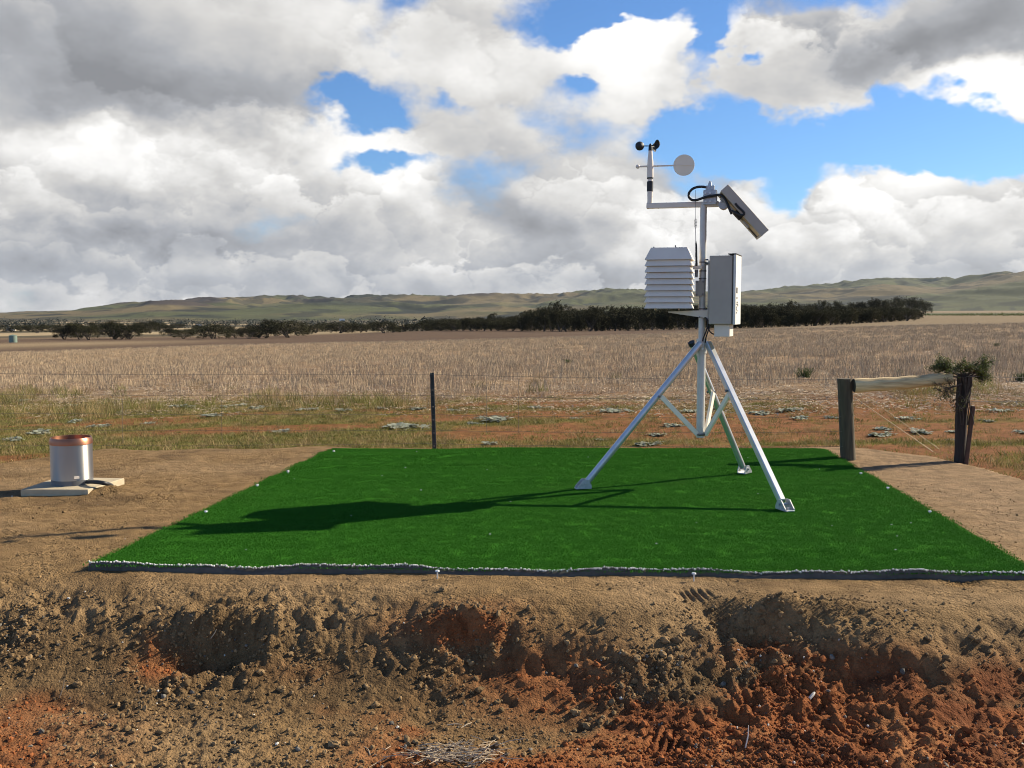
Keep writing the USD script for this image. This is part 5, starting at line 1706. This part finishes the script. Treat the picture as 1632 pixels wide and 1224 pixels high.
def scatter_clods():
    r = np.random.default_rng(99)
    n = 260000
    y = 1 / r.uniform(1 / 6.4, 1 / 2.35, n)
    x = y * r.uniform(-.64, .64, n)
    yf = pad_front(x)
    s = yf - y
    patch = smooth01(n2(x, y, 2.1, 2, 77), -.12, .16)
    heap = smooth01(n2(x, y, 4.3, 3, 78), -.05, .18)
    dens = .030 + .10 * heap * patch + .95 * np.exp(-((s - .22) / .20) ** 2) * (.18 + .82 * patch) * (.25 + .75 * heap) + smooth01(s, .4, .6) * (.08 + .34 * heap * smooth01(x, -.2, .8) + .12 * heap)
    dens = dens * np.where(s < -.02, .5, 1.0)
    for cx, cy, rx, ry, a in ((PIT[0], PIT[1] + .02, .26, .10, .9), (PIT2[0], PIT2[1] + .05, .25, .14, .8), (MOUND_R[0], MOUND_R[1], .3, .15, .5), (RED_MOUND[0], RED_MOUND[1] - .05, .25, .12, .6), (gp(20, 960)[0], gp(20, 960)[1], .14, .2, .8)):
        dens = np.maximum(dens, a * bump2(x, y, cx, cy, rx, ry))
    from shapely.geometry import Polygon
    from shapely import contains_xy
    on_mat = contains_xy(Polygon(TC).buffer(.05), x, y)
    ok = (r.uniform(0, 1, n) < dens) & ~on_mat
    x, y, s = x[ok], y[ok], s[ok]
    z = height(x, y)
    c = tint(x, y, z)
    m = len(x)
    red = c[:, 0] / c[:, 1] > 2.15
    size = np.exp(r.normal(math.log(.0030), .55, m))
    size = np.minimum(size, .013) * np.where(s < -.02, .75, 1.0)
    kind = np.where(red, 4 + r.integers(0, 4, m), r.integers(0, 4, m))
    gr_ = (r.uniform(0, 1, m) < .03) & (s > .1)
    kind = np.where(gr_, 8 + r.integers(0, 2, m), kind)
    pale = r.uniform(0, 1, m) < .006
    kind = np.where(pale, 10, kind)
    size = np.where(pale, np.minimum(size, .006), size)
    protos = [(f'clod_{k}', clod_mesh(800 + k), 'clod_brown') for k in range(4)] + [(f'red_clod_{k}', clod_mesh(810 + k), 'clod_red') for k in range(4)] + [(f'gravel_{k}', clod_mesh(820 + k), 'gravel_grey') for k in range(2)] + [('pebble', clod_mesh(830), 'pebble_pale')]
    print('clods', m)
    instancer('soil_crumbs', protos, np.stack([x, y, z + size * .25], 1), quat_random(m), size, kind, label='loose crumbs of brown and red soil and gravel on the bank', cat='soil')
    # larger clods one could pick up
    k = 0
    tries = 0
    while k < 64 and tries < 4000:
        tries += 1
        yy = 1 / r.uniform(1 / 4.3, 1 / 2.5)
        xx = yy * r.uniform(-.52, .52)
        ss = pad_front(np.array([xx]))[0] - yy
        q = np.exp(-((ss - .24) / .2) ** 2) * .6 + (.25 if (ss > .4 and xx > .2) else .04) * (ss > .05)
        if r.uniform() > q:
            continue
        zz_ = gh_at(xx, yy)
        cc = tint(np.array([xx]), np.array([yy]), np.array([zz_]))[0]
        isred = cc[0] / cc[1] > 2.15
        sz = r.uniform(.010, .018)
        mm = clod_mesh(900 + k, 2)
        mm = trimesh.Trimesh(np.array(mm.vertices) * sz, mm.faces, process=False)
        t = mesh_prim('soil_clod', mm, 'clod_red' if isred else 'clod_brown', smooth=False, label='red clod of earth lying on the dug bank' if isred else 'brown clod of earth lying on the dug bank', cat='clod', group='red clods on the bank' if isred else 'brown clods on the bank')
        UsdGeom.Xformable(t).AddTranslateOp().Set(Gf.Vec3d(float(xx), float(yy), float(zz_ + sz * .3)))
        UsdGeom.Xformable(t).AddRotateZOp().Set(float(r.uniform(0, 360)))
        k += 1


scatter_clods()


def on_ground(px, py):
    ys = np.linspace(2.2, 6, 1500)
    d = ray(px, py)
    xs_ = d[0] / d[1] * ys
    hz_ = height(xs_, ys)
    i_ = int(np.argmax(EYE + d[2] / d[1] * ys <= hz_))
    return np.array([xs_[i_], ys[i_], hz_[i_]])


heap = on_ground(722, 1208)
ms = []
r_ = np.random.default_rng(61)
for k in range(150):
    a = r_.normal(0, .6) + (math.pi if r_.uniform() < .5 else 0)
    q = heap + [r_.normal(0, .085), r_.normal(0, .03), r_.uniform(.004, .03)]
    d = np.array([math.cos(a), math.sin(a) * .7, r_.normal(.05, .25)])
    ln = r_.uniform(.03, .10)
    mid = q + d * ln * .5 + r_.normal(0, .006, 3)
    ms.append(tube([q, mid, q + d * ln], [.0012, .0013, .0009], 4))
tag(mesh_prim('straw_heap', cat(ms), 'straw_bit', label='small tangle of dry straw at the bottom edge of the picture', cat='straw', kind='stuff'))
for k, (p0, p1, mat, rad, nm, ct) in enumerate((((95, 1112), (103, 1082), 'straw_bit', .0016, 'single pale straw standing in soil at the lower left', 'straw'), ((1188, 1192), (1193, 1156), 'pebble_pale', .0022, 'thin white root sticking out of the red soil at lower right', 'root'), ((336, 1018), (345, 1003), 'straw_bit', .0016, 'short straw stalk over the hollow in the bank', 'straw'), ((590, 1204), (580, 1190), 'straw_bit', .002, 'forked pale straw left of the straw tangle', 'straw'), ((735, 1160), (752, 1152), 'straw_bit', .0018, 'loose straw above the straw tangle', 'straw'), ((712, 1156), (736, 1155), 'straw_bit', .0017, 'flat loose straw left of another above the tangle', 'straw'), ((1290, 1114), (1298, 1104), 'pebble_pale', .006, 'white chip lying on the brown slope at right', 'chip'))):
    a, b = on_ground(*p0), on_ground(*p1)
    if k in (0, 1, 2):
        b = at(p1[0], p1[1], Y=a[1] + .005)
    mid = (a + b) / 2 + [.004, 0, .004]
    mesh_prim(ct, tube([a, mid, b], [rad, rad, rad * .6], 6), mat, smooth=50, label=nm, cat=ct)


# ------------------------------------------------------------------ air
def lay_haze():
    g = Graph()
    v = g.node('principled_volume', 'volume', color=HAZE_COLOR, density=HAZE_DENSITY, anisotropy=0.3)
    g.build('/World/Looks/haze_air', volume=v)
    b = trimesh.creation.box([30000, 30000, 700])
    b.apply_translation([0, 0, 350 - 120])
    mesh_prim('haze', b, 'haze_air', kind='stuff')


HAZE_DENSITY, HAZE_COLOR = 1.4e-5, (0.80, 0.88, 1.0)
lay_haze()
